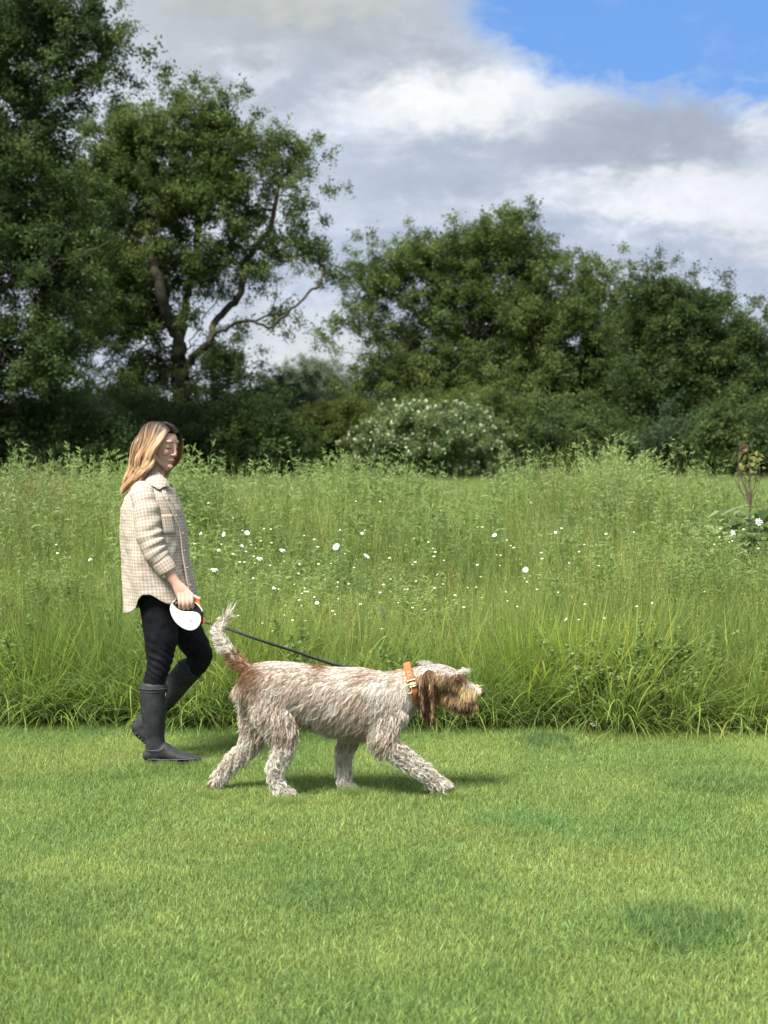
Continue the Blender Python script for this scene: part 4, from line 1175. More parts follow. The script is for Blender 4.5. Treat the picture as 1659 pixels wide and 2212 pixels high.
SKIN = np.array([0.68, 0.43, 0.335])

# ---- head (built facing +X, then turned towards the camera and bowed)
HC = Vector(W(347, 965, -0.02))
MH = Matrix.Translation(HC) @ Matrix.Scale(.955, 4) @ Matrix.Rotation(math.radians(-28), 4, 'Z') @ Matrix.Rotation(math.radians(11), 4, 'Y')
MHi = MH.inverted()
H = Lofts()
H.ball((-.012, 0, .036), (.092, .073, .080), 22)
H.add([((.024, 0, .068), .044, .046), ((.028, 0, .050), .054, .059), ((.028, 0, .020), .056, .064), ((.026, 0, -.015), .056, .060), ((.030, 0, -.045), .052, .050), ((.037, 0, -.070), .046, .038), ((.048, 0, -.090), .034, .027), ((.055, 0, -.102), .022, .018)], nrad=24)
H.add([((.083, 0, .026), .005, .007), ((.089, 0, .008), .007, .007), ((.094, 0, -.010), .0075, .0072), ((.098, 0, -.021), .008, .0078), ((.096, 0, -.029), .007, .008)], nrad=14)
for sg in (-1, 1):
    H.ball((.089, sg * .011, -.026), (.009, .0065, .0065))
    H.ball((.056, sg * .034, -.016), (.025, .021, .022)); H.ball((.066, sg * .028, .040), (.018, .024, .010))
    H.ball((.066, sg * .031, .012), (.0135, .0155, .0125))
    H.add([((-.012, sg * .058, -.02), .018, .010), ((.012, sg * .050, -.056), .015, .010), ((.050, sg * .022, -.088), .013, .010)], side=(0, 1, 0))
    H.add([((.0, sg * .074, .018), .016, .006), ((.0, sg * .078, .000), .014, .006), ((.004, sg * .074, -.018), .009, .006)])   # ears
H.ball((.083, 0, -.053), (.0115, .020, .0055)); H.ball((.082, 0, -.063), (.0110, .017, .0062)); H.ball((.077, 0, -.088), (.016, .018, .014))
H.ball((.078, 0, -.056), (.010, .024, .010))
nk = [MHi @ W(*p) for p in ((343, 985, -.01), (338, 1010, 0), (332, 1035, .0), (326, 1060, 0), (322, 1085, 0))]
H.add([(nk[0], .050, .050), (nk[1], .047, .047), (nk[2], .050, .052), (nk[3], .050, .060), (nk[4], .050, .060)], nrad=20)
hm = H.fuse('head', .0028, 6)
hv = coords(hm).astype(float); hn = normals(hm).astype(float)
hc = np.repeat([SKIN], len(hv), 0)
def hlay(m, col):
    global hc
    m = m.clip(0, 1)[:, None]; hc = hc * (1 - m) + np.array(col) * m
def gs(x, s): return np.exp(-(x / s) ** 2)
ay = np.abs(hv[:, 1]); front = (hv[:, 0] > .05)
hlay(front * .45 * gs(ay - .040, .018) * gs(hv[:, 2] + .018, .020), (.55, .20, .15))
hlay(front * .9 * gs(hv[:, 2] + .0585, .0085) * gs(ay, .021) * (hv[:, 0] > .080), (.40, .13, .12))
hlay(front * .85 * gs(hv[:, 2] + .0583, .0016) * gs(ay, .022) * (hv[:, 0] > .075), (.12, .04, .04))
hlay(front * .35 * gs(ay - .031, .015) * gs(hv[:, 2] - .014, .008), (.30, .16, .12))  # eye-socket shade painted into the lids, the hollows are not modelled
hlay(front * .8 * gs(ay - .031, .015) * gs(hv[:, 2] - .004, .0028), (.05, .025, .02))
hlay(front * .8 * gs(ay - .008, .0035) * gs(hv[:, 2] + .034, .003), (.12, .04, .035))
scalp = (hv[:, 2] > .056 + .024 * (hv[:, 0] > .050)) | ((hv[:, 0] < -.01) & (hv[:, 2] > -.05))
scalp = scalp | (hv[:, 2] > .092)
hlay(scalp * 1.0, (.05, .036, .030))
def surf(y, z, push=0.0):
    d = (hv[:, 1] - y) ** 2 + (hv[:, 2] - z) ** 2 + (hv[:, 0] < 0) * 1
    i = np.argsort(d)[:6]; p = hv[i].mean(0); return Vector((p[0] + push, y, z))
M_brow = plain('brow_hair', (.14, .085, .06), (.18, .11, .08), 300, .7)
face_bits = []
for sg in (-1, 1):
    P = [surf(sg * y, z, .0012) for y, z in ((.013, .034), (.022, .0385), (.033, .040), (.042, .037), (.049, .031))]
    face_bits.append(('eyebrow', P, (.0012, .0018, .0018, .0014, .0006)))
    P = [surf(sg * y, z, .0010) for y, z in ((.018, .006), (.024, .0022), (.031, .0010), (.038, .0028), (.046, .0068))]
    face_bits.append(('eyelash', P, (.0008, .0012, .0014, .0014, .0009)))
hm.transform(MH); colattr(hm, hc)

# ---- the rest of the body under the clothes
B = Lofts()
B.add(wr(0, (332, 1052, .045, .055), (325, 1078, .080, .13), (328, 1120, .115, .16), (335, 1180, .10, .14), (340, 1230, .10, .14), (345, 1280, .11, .155), (348, 1310, .09, .14)), nrad=24)
B.add(wr(0, (318, 1064, .045, .045, -.12), (318, 1100, .042, .042, -.165), (322, 1150, .038, .038, -.19), (330, 1180, .036, .036, -.20), (350, 1214, .034, .034, -.205), (363, 1234, .031, .030, -.207)), nrad=16)
B.add(wr(0, (322, 1064, .045, .045, .12), (328, 1110, .042, .042, .17), (334, 1165, .036, .036, .20), (338, 1210, .032, .030, .21), (343, 1245, .026, .024, .205), (345, 1262, .024, .020, .20)), nrad=16)
B.add(wr(0, (345, 1290, .085, .075, -.085), (345, 1360, .072, .068, -.085), (346, 1420, .054, .052, -.085), (336, 1470, .046, .045, -.085), (333, 1530, .044, .044, -.085), (334, 1600, .03, .03, -.085)), nrad=16)
B.add(wr(0, (358, 1290, .085, .075, .085), (392, 1350, .072, .068, .10), (430, 1415, .054, .052, .12), (408, 1446, .046, .045, .14), (365, 1500, .044, .044, .15), (322, 1552, .03, .03, .16)), nrad=16)
bm = B.fuse('trunk_body', .009, 2)
colattr(bm, np.repeat([SKIN * .95], len(bm.vertices), 0))
# near forearm and hand, gripping the lead's handle
def hand(dyo=0.0, gripping=True):
    L_ = Lofts()
    if gripping:
        L_.add(wr(0, (352, 1216, .033, .030, -.205), (362, 1232, .031, .028, -.207), (372, 1248, .026, .022, -.209), (380, 1260, .0235, .018, -.210), (387, 1270, .030, .018, -.210), (395, 1281, .036, .0165, -.210), (400, 1287, .034, .013, -.210)), nrad=20)
        kn = ((387.5, 1290.5, .0100), (396.5, 1291.5, .0108), (405.5, 1290.5, .0105), (414, 1288, .0095))
        tipy = (1311, 1313.5, 1313, 1310)
        for (kx, ky, r), ty in zip(kn, tipy):
            L_.add(wr(0, (387 + (kx - 387) * .45, 1274, r, r, -.213), (kx, ky - 3, r * 1.08, r * 1.05, -.222), (kx + .6, ky + 5, r * .95, r * .95, -.232), (kx + 1.2, (ky + ty) / 2 + 3, r * .88, r * .88, -.234), (kx + 1.4, ty, r * .85, r * .85, -.222),
                           (kx + 1.2, ty + 1.0, r * .8, r * .8, -.205), (kx + .8, ty - 4, r * .72, r * .72, -.190)), nseg=5, nrad=12)
        L_.add(wr(0, (386, 1266, .014, .013, -.195), (400, 1278, .0125, .012, -.186), (414, 1286.5, .0105, .010, -.190), (424, 1291, .0095, .009, -.197), (431, 1293.5, .0078, .0075, -.200)), nseg=5, nrad=12)
    else:
        L_.add(wr(0, (341, 1235, .028, .026, .205), (344, 1255, .022, .018, .203), (347, 1268, .030, .014, .20), (350, 1284, .036, .013, .20), (351, 1290, .034, .011, .20)), nrad=18)
        for i, (kx, ln) in enumerate(((341.5, 26), (348, 31), (354.5, 30), (361, 24))):
            L_.add(wr(0, (348 + (kx - 348) * .5, 1274, .009, .009, .20), (kx, 1290, .0092, .0092, .20), (kx + 1, 1290 + ln * .45, .0085, .0085, .203), (kx - 1, 1290 + ln * .8, .0075, .0075, .195), (kx - 2.5, 1290 + ln, .0062, .0062, .188)), nseg=5, nrad=12)
        L_.add(wr(0, (350, 1268, .012, .011, .19), (361, 1280, .0105, .010, .18), (367, 1292, .009, .0085, .176), (368, 1302, .0072, .007, .176)), nseg=5, nrad=12)
    me = L_.fuse('hand', .0022, 2)
    v = coords(me).astype(float)
    c = np.repeat([SKIN], len(v), 0)
    kk = np.zeros(len(v))
    if gripping:
        for (kx, ky, r) in kn:
            q = np.array(W(kx, ky - 2, -.235)); kk += np.exp(-(np.linalg.norm(v - q, axis=1) / .010) ** 2)
    c = c * (1 - .35 * kk.clip(0, 1)[:, None]) + np.array([.60, .24, .19]) * (.35 * kk.clip(0, 1)[:, None])
    c = c * .85 + np.array([.58, .25, .19]) * .15
    colattr(me, c)
    return me
def join_meshes(name, mes):
    Vs, Fs, Cs, n0 = [], [], [], 0
    for me in mes:
        v = coords(me).astype(float); Vs.append(v)
        for p in me.polygons: Fs.append([i + n0 for i in p.vertices])
        c = np.empty(len(v) * 4, dtype=np.float32); me.color_attributes['Col'].data.foreach_get('color', c); Cs.append(c.reshape(-1, 4)[:, :3]); n0 += len(v)
    out = mesh_from(name, np.vstack(Vs), Fs); colattr(out, np.vstack(Cs)); return out
body = obj('body', join_meshes('body', [hm, bm, hand(), hand(gripping=False)]), M_skin, person)
for nm, P, r in face_bits:
    v_, f_ = tube([list(MH @ p) for p in P], r, 6); obj(nm, mesh_from(nm, v_, f_), M_brow, person)

# ---- checked shirt
def gingham(name):
    m, gg = new_mat(name)
    uv = gg.node('ShaderNodeUVMap'); uv.uv_map = 'UV'
    sp = gg.node('ShaderNodeSeparateXYZ'); gg.l.new(uv.outputs[0], sp.inputs[0])
    t = gg.node('ShaderNodeTexCoord'); nz = gg.noise(t.outputs['Object'], 14, 3); nf = gg.noise(uv.outputs[0], 900, 2)
    def band(s):
        f = gg.math('FRACT', gg.math('ADD', gg.math('MULTIPLY', s, 1 / .0158), gg.math('MULTIPLY', nz.outputs['Fac'], .25)))
        return gg.math('MULTIPLY', gg.ramp(f, .42, .52), gg.ramp(f, .90, 1.0, 1, 0))
    bu, bv = band(sp.outputs[0]), band(sp.outputs[1])
    k = gg.math('ADD', gg.math('MULTIPLY', bu, .5), gg.math('MULTIPLY', bv, .5))
    c = gg.mix(k, (0.56, 0.495, 0.42), (0.335, 0.265, 0.215))
    c = gg.mix(gg.math('MULTIPLY', nf.outputs['Fac'], .2), c, (0.45, 0.395, 0.34))
    b = principled(gg, c, 0.85, 0.1, bump(gg, nf.outputs['Fac'], 0.3, 0.001))
    return finish(m, gg, b.outputs[0])
M_shirt = gingham('checked_flannel')
def grid_mesh(name, P, UV, closed=True):
    """P (m,n,3) rings; UV (m,n+1,2)"""
    m_, n_ = P.shape[:2]
    idx = np.arange(m_ * n_).reshape(m_, n_)
    A_, B_ = idx[:-1], idx[1:]
    if closed: Fq = np.stack([A_, np.roll(A_, -1, 1), np.roll(B_, -1, 1), B_], -1).reshape(-1, 4)
    else: Fq = np.stack([A_[:, :-1], A_[:, 1:], B_[:, 1:], B_[:, :-1]], -1).reshape(-1, 4)
    me = mesh_from(name, P.reshape(-1, 3), Fq)
    u0, u1 = UV[:-1], UV[1:]
    uvq = np.stack([u0[:, :-1], u0[:, 1:], u1[:, 1:], u1[:, :-1]], 2).reshape(-1, 2)
    l = me.uv_layers.new(name='UV'); l.data.foreach_set('uv', uvq.astype(np.float32).ravel())
    return me
def thicken(o, t=.0025):
    s = o.modifiers.new('cloth_thickness', 'SOLIDIFY'); s.thickness = t; s.offset = 0; return o
def fbm(p, s, seed=0, oct_=2):
    return mnoise.fractal(Vector((p[0] * s, p[1] * s, p[2] * s + seed)), 1.0, 2.0, oct_)
prof = np.array([(1036, 322, 350, .055), (1042, 308, 358, .095), (1049, 295, 368, .130), (1058, 282, 376, .160), (1072, 272, 383, .182), (1100, 264, 393, .192), (1140, 262, 401, .195), (1190, 264, 406, .195), (1235, 266, 414, .198), (1270, 268, 421, .20), (1325, 271, 430, .205)], float)
hemx = np.array([268, 290, 305, 318, 329, 345, 360, 375, 400, 432]); hemy = np.array([1323, 1318, 1306, 1287, 1277, 1277, 1289, 1297, 1299, 1293])
M_, N_ = 110, 150
P = np.zeros((M_, N_, 3)); UV = np.zeros((M_, N_ + 1, 2))
for j in range(N_ + 1):
    th = 2 * math.pi * j / N_
    hy = float(np.interp(349 + 80 * math.cos(th), hemx, hemy))
    for i in range(M_):
        v = (i / (M_ - 1)); v = v ** 1.05
        py = 1036 + (hy - 1036) * v
        xl, xr, b = (float(np.interp(py, prof[:, 0], prof[:, k])) for k in (1, 2, 3))
        z = W(0, py, 0).z; xc = W((xl + xr) / 2, py, 0).x; a = (xr - xl) / 2 * mpx
        ct, st = math.cos(th), math.sin(th)
        r = 1.0
        e = 0.92
        dx = math.copysign(abs(ct) ** e, ct); dyv = math.copysign(abs(st) ** e, st)
        pos = np.array([xc + a * dx, 6.98 - b * dyv, z])
        s_ = max(0, min(1, (py - 1075) / 120))
        w = 0.006 * s_ * math.sin(th * 7 + 1.2 * math.sin(py * .02) + 1) * s_
        w += 0.013 * fbm((pos[0], pos[1], pos[2] * .45), 9, 3, 2) * (0.3 + .7 * s_)
        w += 0.0035 * fbm((pos[0] + pos[2] * .6, pos[1], pos[2]), 26, 9, 2)
        pos[:2] += np.array([ct, -st]) * w * (1 if py > 1050 else .2)
        UV[i, j] = (th * 0.175, z)
        if j < N_: P[i, j] = pos
sm = grid_mesh('shirt', P, UV)
shirt = thicken(obj('shirt', sm, M_shirt, person))
def cloth_tube(name, rows_, parent, nseg=10, nrad=44, wr_=None, mat=None):
    R = catmull(np.array([[*r[0], r[1], r[2]] for r in rows_], float), nseg)
    Pc = R[:, :3]; T = unit(np.gradient(Pc, axis=0)); sv = unit(np.array([0, 1., 0]) - (T @ np.array([0, 1., 0]))[:, None] * T); nv = np.cross(T, sv)
    ln = np.concatenate([[0], np.cumsum(np.linalg.norm(np.diff(Pc, axis=0), axis=1))])
    m_ = len(Pc); P = np.zeros((m_, nrad, 3)); UV = np.zeros((m_, nrad + 1, 2)); mr = float(np.mean(R[:, 3]))
    for i in range(m_):
        for j in range(nrad + 1):
            th = 2 * math.pi * j / nrad
            d = nv[i] * math.cos(th) * R[i, 3] + sv[i] * math.sin(th) * R[i, 4]
            p = Pc[i] + d
            if wr_: p = p + unit(d) * wr_(i / (m_ - 1), th, p)
            UV[i, j] = (th * mr, ln[i])
            if j < nrad: P[i, j] = p
    me = grid_mesh(name, P, UV); return thicken(obj(name, me, mat or M_shirt, parent))
def wrin(t, th, p):
    w = .007 * fbm((p[0], p[1], p[2]), 14, 5, 2)
    k = math.exp(-((t - .62) / .20) ** 2) + .35 * math.exp(-((t - .30) / .12) ** 2)
    w += k * .0085 * math.sin(t * 62 + 1.6 * math.sin(th * 1.0 + .6) + 2.0 * fbm(p, 8, 2, 1)) * (0.6 + .4 * math.cos(th - .5))
    if t < .12: w *= t / .12
    return w
cloth_tube('sleeve', wr(0, (312, 1052, .050, .040, -.115), (309, 1066, .060, .052, -.145), (314, 1092, .060, .056, -.165), (319, 1130, .060, .056, -.185), (323, 1163, .060, .055, -.195), (334, 1191, .055, .051, -.20), (347, 1211, .047, .045, -.203), (354, 1221, .0445, .042, -.205)), person, wr_=wrin)
cloth_tube('cuff', wr(0, (346, 1209, .0450, .043, -.203), (352, 1218, .0480, .045, -.204), (362, 1233, .0455, .041, -.206), (362.5, 1234, .041, .037, -.206)), person, 6, 40, wr_=lambda t, th, p: .002 * fbm(p, 22, 4, 2))
cloth_tube('sleeve', wr(0, (322, 1054, .048, .040, .11), (324, 1070, .058, .052, .145), (330, 1110, .058, .055, .18), (335, 1165, .052, .05, .20), (339, 1205, .046, .043, .208), (341, 1230, .040, .038, .208)), person, wr_=wrin)
# folded collar: two flaps and a stand
def sheet(name, grid_px, parent, push=0.0):
    G = np.array([[list(W(*q)) for q in row] for row in grid_px], float)
    G = np.stack([catmull(G[:, k], 5) for k in range(G.shape[1])], 1)
    G = np.stack([catmull(G[k], 5) for k in range(G.shape[0])], 0)
    m_, n_ = G.shape[:2]; UV = np.zeros((m_, n_, 2)); UV[..., 0] = G[..., 0] * 1.1; UV[..., 1] = G[..., 2]
    return thicken(obj(name, grid_mesh(name, G, UV, closed=False), M_shirt, parent), .003)
sheet('collar', [[(318, 1022, .0), (331, 1011, -.062), (347, 1024, -.085), (361, 1037, -.075), (366, 1040, -.045)],
                 [(309, 1034, -.02), (320, 1026, -.095), (338, 1036, -.122), (356, 1047, -.118), (367, 1052, -.085)],
                 [(306, 1043, -.03), (312, 1041, -.118), (329, 1049, -.148), (343, 1057, -.150), (352, 1050, -.135)]], shirt)
sheet('collar', [[(318, 1022, .0), (331, 1016, .055), (349, 1028, .06), (364, 1040, .03), (367, 1042, -.02)],
                 [(312, 1034, .02), (326, 1034, .09), (350, 1040, .10), (370, 1049, .06), (375, 1056, .0)],
                 [(308, 1042, .03), (322, 1046, .11), (350, 1052, .12), (374, 1060, .07), (374, 1068, -.02)]], shirt)
# button band runs down the front edge, turned a little towards the camera
def on_shirt(py, th, push):
    xl, xr, b = (float(np.interp(py, prof[:, 0], prof[:, k])) for k in (1, 2, 3))
    z = W(0, py, 0).z; xc = W((xl + xr) / 2, py, 0).x; a = (xr - xl) / 2 * mpx + push
    ct, st = math.cos(th), math.sin(th)
    return np.array([xc + a * ct ** .92, 6.98 - (b + push) * math.copysign(abs(st) ** .92, st), z])
ys_ = np.linspace(1056, 1288, 40); G = np.zeros((40, 5, 3)); UV = np.zeros((40, 5, 2))
for i, py in enumerate(ys_):
    th0 = 0.98 - 0.45 * min(1, (py - 1056) / 90.0) 
    for j in range(5):
        G[i, j] = on_shirt(py, th0 - j * .048, .007); UV[i, j] = (j * .0095, G[i, j, 2])
band = thicken(obj('button_band', grid_mesh('button_band', G, UV, closed=False), M_shirt, shirt), .004)
M_button = plain('button', (.45, .36, .27), (.55, .45, .35), 100, .3)
for py in (1075, 1112, 1150, 1187, 1224, 1260):
    th0 = 0.98 - 0.45 * min(1, (py - 1056) / 90.0); c_ = on_shirt(py, th0 - .1, .0115)
    b_ = Lofts(); b_.ball(c_, (.0044, .0044, .0044)); obj('button', b_.mesh('button'), M_button, shirt)
ys_ = np.linspace(1108, 1150, 8); G = np.zeros((8, 6, 3)); UV = np.zeros((8, 6, 2))
for i, py in enumerate(ys_):
    for j in range(6):
        G[i, j] = on_shirt(py, 1.12 - j * .085, .0035); UV[i, j] = (j * .016 + .004, G[i, j, 2] + .003)
thicken(obj('pocket', grid_mesh('pocket', G, UV, closed=False), M_shirt, shirt), .003)

# ---- leggings
M_leg = plain('black_leggings', (0.0035, 0.004, 0.0065), (0.007, 0.0075, 0.011), 25, 0.75, 0.2, 0.5, 0.004)
T_ = Lofts()
T_.add(wr(0, (345, 1235, .112, .155), (345, 1275, .120, .165), (347, 1302, .108, .155)), nrad=24)
T_.add(wr(0, (343, 1285, .094, .085, -.075), (344, 1330, .092, .080, -.085), (347, 1375, .082, .072, -.088), (346, 1415, .070, .062, -.088), (341, 1448, .057, .054, -.088), (333, 1478, .057, .055, -.088), (332, 1500, .052, .050, -.088)), nrad=20)
T_.add(wr(0, (358, 1290, .094, .085, .08), (384, 1335, .088, .078, .095), (414, 1382, .076, .068, .11), (431, 1412, .066, .060, .125), (424, 1435, .060, .056, .135), (402, 1455, .054, .052, .14), (390, 1472, .050, .048, .145)), nrad=20)
tm = T_.fuse('leggings', .007, 4)
tv = coords(tm).astype(float); tn = normals(tm).astype(float)
for i in range(len(tv)):
    p = tv[i]; z = p[2]; near = p[1] < 6.98
    k = math.exp(-((z - .50) / .09) ** 2) if near else .4
    tv[i] += tn[i] * (.0028 * k * math.sin(z * 150 + p[0] * 130 + p[1] * 50 + 4.5 * fbm(p, 9, 1, 2)) + .005 * fbm(p, 14, 6, 2))
tm.vertices.foreach_set('co', tv.astype(np.float32).ravel()); tm.update()
obj('leggings', tm, M_leg, person)

# ---- rubber boots
m, gg = new_mat('dusty_rubber')
t = gg.node('ShaderNodeTexCoord'); n = gg.noise(t.outputs['Object'], 14, 6, .7); n2 = gg.noise(t.outputs['Object'], 160, 3)
geo = gg.node('ShaderNodeNewGeometry'); sp = gg.node('ShaderNodeSeparateXYZ'); gg.l.new(geo.outputs['Position'], sp.inputs[0])
c = gg.mix(gg.ramp(n.outputs['Fac'], .35, .70), (.016, .018, .021), (.040, .043, .045))
c = gg.mix(gg.ramp(n2.outputs['Fac'], .55, .75, 0, .35), c, (.10, .10, .095))
M_boot = finish(m, gg, principled(gg, c, .62, .3, bump(gg, n2.outputs['Fac'], .15, .001)).outputs[0])
M_sole = plain('boot_sole', (.020, .021, .022), (.04, .04, .04), 40, .8)
M_line = plain('boot_trim', (.09, .092, .092), (.13, .13, .125), 60, .6)
def boot(shaft, foot, solepts, rimc, rimT, rim_a, rim_b, badge=None, seam=None):
    L_ = Lofts(); L_.add(shaft, nrad=22); L_.add(foot, nrad=22)
    b = obj('boot', L_.fuse('boot', .005, 4), M_boot, person)
    # top welt: two thin rings
    T = Vector(rimT).normalized(); sv = (Vector((0, 1, 0)) - T * T.y).normalized(); nv = T.cross(sv)
    for k, (off, r, s) in enumerate(((0, .0042, 1.0), (-.013, .0026, 1.0))):
        P = [list(Vector(rimc) + T * off + nv * math.cos(a) * rim_a * s + sv * math.sin(a) * rim_b * s) for a in np.linspace(0, 2 * math.pi, 37)]
        v_, f_ = tube(P, r, 7); obj('top_rim', mesh_from('top_rim', v_, f_), M_boot if k else M_sole, b)
    # sole: slab with lugs following the foot
    S_ = Lofts()
    S_.add([(p, a, w) for p, a, w in solepts], nrad=16)
    s_ = obj('sole', S_.mesh('sole'), M_sole, b)
    return b
near_sole = [(W(x, y, -.09), h, w) for x, y, h, w in ((318, 1642, .010, .030), (332, 1643, .013, .038), (352, 1643.5, .011, .036), (375, 1644, .010, .043), (400, 1644, .010, .048), (420, 1643, .010, .042), (431, 1641, .007, .026))]
nb = boot(wr(-.088, (332, 1487, .068, .062), (331, 1510, .066, .060), (332, 1540, .062, .056), (333, 1570, .053, .050), (335, 1595, .047, .044), (336, 1618, .050, .042), (336, 1634, .050, .040)),
     wr(-.09, (322, 1632, .034, .036), (335, 1627, .046, .040), (352, 1623, .046, .041), (368, 1628, .036, .044), (388, 1634, .026, .048), (408, 1637, .021, .048), (422, 1639, .017, .040), (430, 1640, .012, .028)),
     near_sole, W(332, 1486, -.088), (.01, 0, 1), .0665, .061)
v_, f_ = tube([list(W(x, y, d)) for x, y, d in ((316, 1620, -.118), (325, 1622, -.135), (340, 1621, -.137), (350, 1617, -.134), (353, 1611, -.130))], .0016, 5)
obj('seam', mesh_from('seam', v_, f_), M_line, nb)
v_, f_ = tube([list(W(x, y, d)) for x, y, d in ((312.5, 1638, -.10), (322, 1640, -.128), (350, 1641, -.133), (380, 1641, -.139), (405, 1640.5, -.139), (424, 1638, -.122))], .0016, 5)
obj('welt', mesh_from('welt', v_, f_), M_line, nb)
bd_ = Lofts(); bd_.ball(W(358.3, 1502, -.118), (.004, .010, .014)); obj('badge', bd_.mesh('badge'), M_line, nb)
# swinging far boot: knee forward, shin sloping back, heel up, toe just touching down
fs_ = [(W(x, y, .155), h, w) for x, y, h, w in ((292, 1577, .009, .028), (304, 1592, .010, .036), (320, 1605, .010, .036), (336, 1617, .010, .044), (350, 1625, .009, .042), (358, 1629, .007, .028))]
boot(wr(0, (408, 1446, .066, .060, .14), (388, 1470, .064, .058, .145), (362, 1502, .060, .054, .15), (336, 1534, .050, .047, .155), (314, 1560, .046, .042, .155), (302, 1574, .042, .038, .155)),
     wr(.155, (299, 1570, .040, .036), (310, 1579, .046, .040), (324, 1592, .040, .042), (338, 1606, .030, .046), (350, 1618, .022, .044), (358, 1625, .014, .030)),
     fs_, W(408.5, 1445.5, .14), (.63, 0, .78), .0645, .059)
M_lug = M_sole
for (x, y) in ((297, 1583), (303, 1590), (309, 1596), (315, 1601)):
    l_ = Lofts(); l_.ball(W(x - 2, y + 2, .13), (.008, .016, .008)); obj('lug', l_.mesh('lug'), M_lug, person)

# ---- hair, parted in the middle, dark at the crown and honey blonde below
def hp(phi, s):
    """control points (world) of a lock. phi 0 at the hairline .. 1 at the nape; s -1 = camera side"""
    e = lambda x, y, z: np.array(MH @ Vector((x, y, z)))
    def L2(a, b): return np.array(a) * (1 - phi) + np.array(b) * phi
    root = e(*L2((.083, s * .004, .084), (-.098, s * .010, .075)) + np.array([0, 0, .036 * math.sin(math.pi * (phi * .80 + .10)) - .006]))
    def proj(p, k):
        c = np.array([-.012, 0, .036]); r = np.array([.098, .080, .086]) * k; d = (np.array(MHi @ Vector(p)) - c) / r
        return e(*(c + d / np.linalg.norm(d) * r))
    root = proj(root, 1.0)
    hc = np.array(HC)
    if s < 0:
        q = [e(*L2((.060, -.036, .088), (-.108, -.030, .050)) + np.array([0, 0, .018 * math.sin(math.pi * phi)])),
             hc + L2((.020, -.088, .030), (-.118, -.040, .020)), hc + L2((-.022, -.098, -.035), (-.135, -.045, -.050)),
             hc + L2((-.030, -.098, -.085), (-.150, -.040, -.115)), hc + L2((-.072, -.095, -.122), (-.160, -.045, -.165)), hc + L2((-.135, -.080, -.170), (-.192, -.04, -.235))]
    else:
        q = [e(*L2((.072, .034, .080), (-.108, .030, .050)) + np.array([0, 0, .018 * math.sin(math.pi * phi)])),
             e(*L2((.070, .076, .040), (-.10, .06, .02))), e(*L2((.060, .094, -.012), (-.11, .08, -.05))),
             hc + L2((.068, .072, -.065), (-.13, .07, -.11)), hc + L2((.030, .085, -.110), (-.15, .07, -.16)), hc + L2((-.010, .09, -.155), (-.17, .06, -.205))]
    q = [q[0]] + [hc + (v_ - hc) * np.array([.955, .93, .97]) for v_ in q[1:]]
    q[0] = proj(q[0], 1.04)
    return np.array([root] + q)
Hb = Lofts()
Hb.v.append(np.zeros((0, 3)))
Hl = Lofts(); Hl.ball((-.016, 0, .036), (.089, .074, .079), 22)
for s in (-1, 1):
    for phi in (.12, .32, .52, .72, .92):
        P = hp(phi, s); P = [MHi @ Vector(p) for p in P]
        cc2 = Vector((-.014, 0, .02))
        Q = [p + (cc2 - p) * .16 for p in P]
        Hl.add([(Q[0], .010, .012), (Q[1], .014, .018), (Q[2], .016, .022), (Q[3], .018, .022), (Q[4], .017, .022), (Q[5], .013, .018), (Q[6], .005, .006)], nrad=12)
hbm = Hl.fuse('hair', .004, 6)
hb = coords(hbm).astype(float); 
tz = ((.085 - hb[:, 2]) / .10).clip(0, 1)[:, None]
hcol = np.array([.050, .034, .028]) * (1 - tz) + np.array([.30, .165, .085]) * tz
hbm.transform(MH); colattr(hbm, hcol)
M_hair = strand_mat('hair', 0.42, 0.4, 0.1)
hair = obj('hair', hbm, M_hair, person)
NS = 13000; kk = 22
phis = rng.random(NS) ** 1.05; ss = np.where(rng.random(NS) < .62, -1, 1)
nclp = 150
clp = rng.integers(0, nclp, NS); clphi = rng.random(nclp); 
P = np.zeros((NS, kk, 3))
tgrid = np.linspace(0, 6, kk)
cache = {}
base_t = np.linspace(0, 1, kk)
for i in range(NS):
    key = (round(float(phis[i]), 2), int(ss[i]))
    if key not in cache: 
        c_ = catmull(hp(*key), 6); cache[key] = c_
    c_ = cache[key]; m_ = len(c_) - 1
    P[i] = np.stack([np.interp(base_t * m_, np.arange(m_ + 1), c_[:, k]) for k in range(3)], 1)
ci_ = np.round(phis * 26).astype(int) * 2 + (ss > 0)
cl_off = rng.normal(0, 1, (80, 3)); cl_ph = rng.random(80) * 6.28; cl_len = rng.uniform(.86, 1.08, 80)
jit = rng.normal(0, 1, (NS, 3))
sg_ = base_t[None, :, None]
wave = np.sin(base_t[None] * 15 + cl_ph[ci_][:, None] + rng.normal(0, .25, NS)[:, None]) * (.016 * (base_t[None] > .25) * (base_t[None] - .25) / .75)
ctr = np.array(HC)
outw = unit(P - ctr)
thick = rng.random(NS)[:, None, None]
P = P + outw * (thick * .009 + .001) * np.minimum(1, sg_ * 5 + .3) + jit[:, None] * .0045 * (sg_ ** .7) + cl_off[ci_][:, None] * .006 * sg_ + outw * wave[..., None] + np.array([0, -1, 0]) * (wave * .5)[..., None]
endf = (cl_len[ci_] * rng.uniform(.88, 1.03, NS))[:, None, None]
P = np.where(sg_ > .6, P[:, 13:14] + (P - P[:, 13:14]) * endf, P)
tanv = unit(P[:, 12] - P[:, 9]); Wv = unit(np.cross(tanv, outw[:, 10]) + rng.normal(0, .35, (NS, 3)))
tint = rng.random(80)[ci_] * .6 + rng.random(NS) * .4
DKH = np.array([.075, .052, .042]); MIDB = np.array([.50, .31, .17]); BLD = np.array([.82, .56, .32])
tipc = MIDB[None] + (BLD - MIDB)[None] * tint[:, None]
tt = base_t[None, :] ; rootlen = (.17 + .16 * rng.random(80)[ci_] + .08 * rng.random(NS))[:, None]
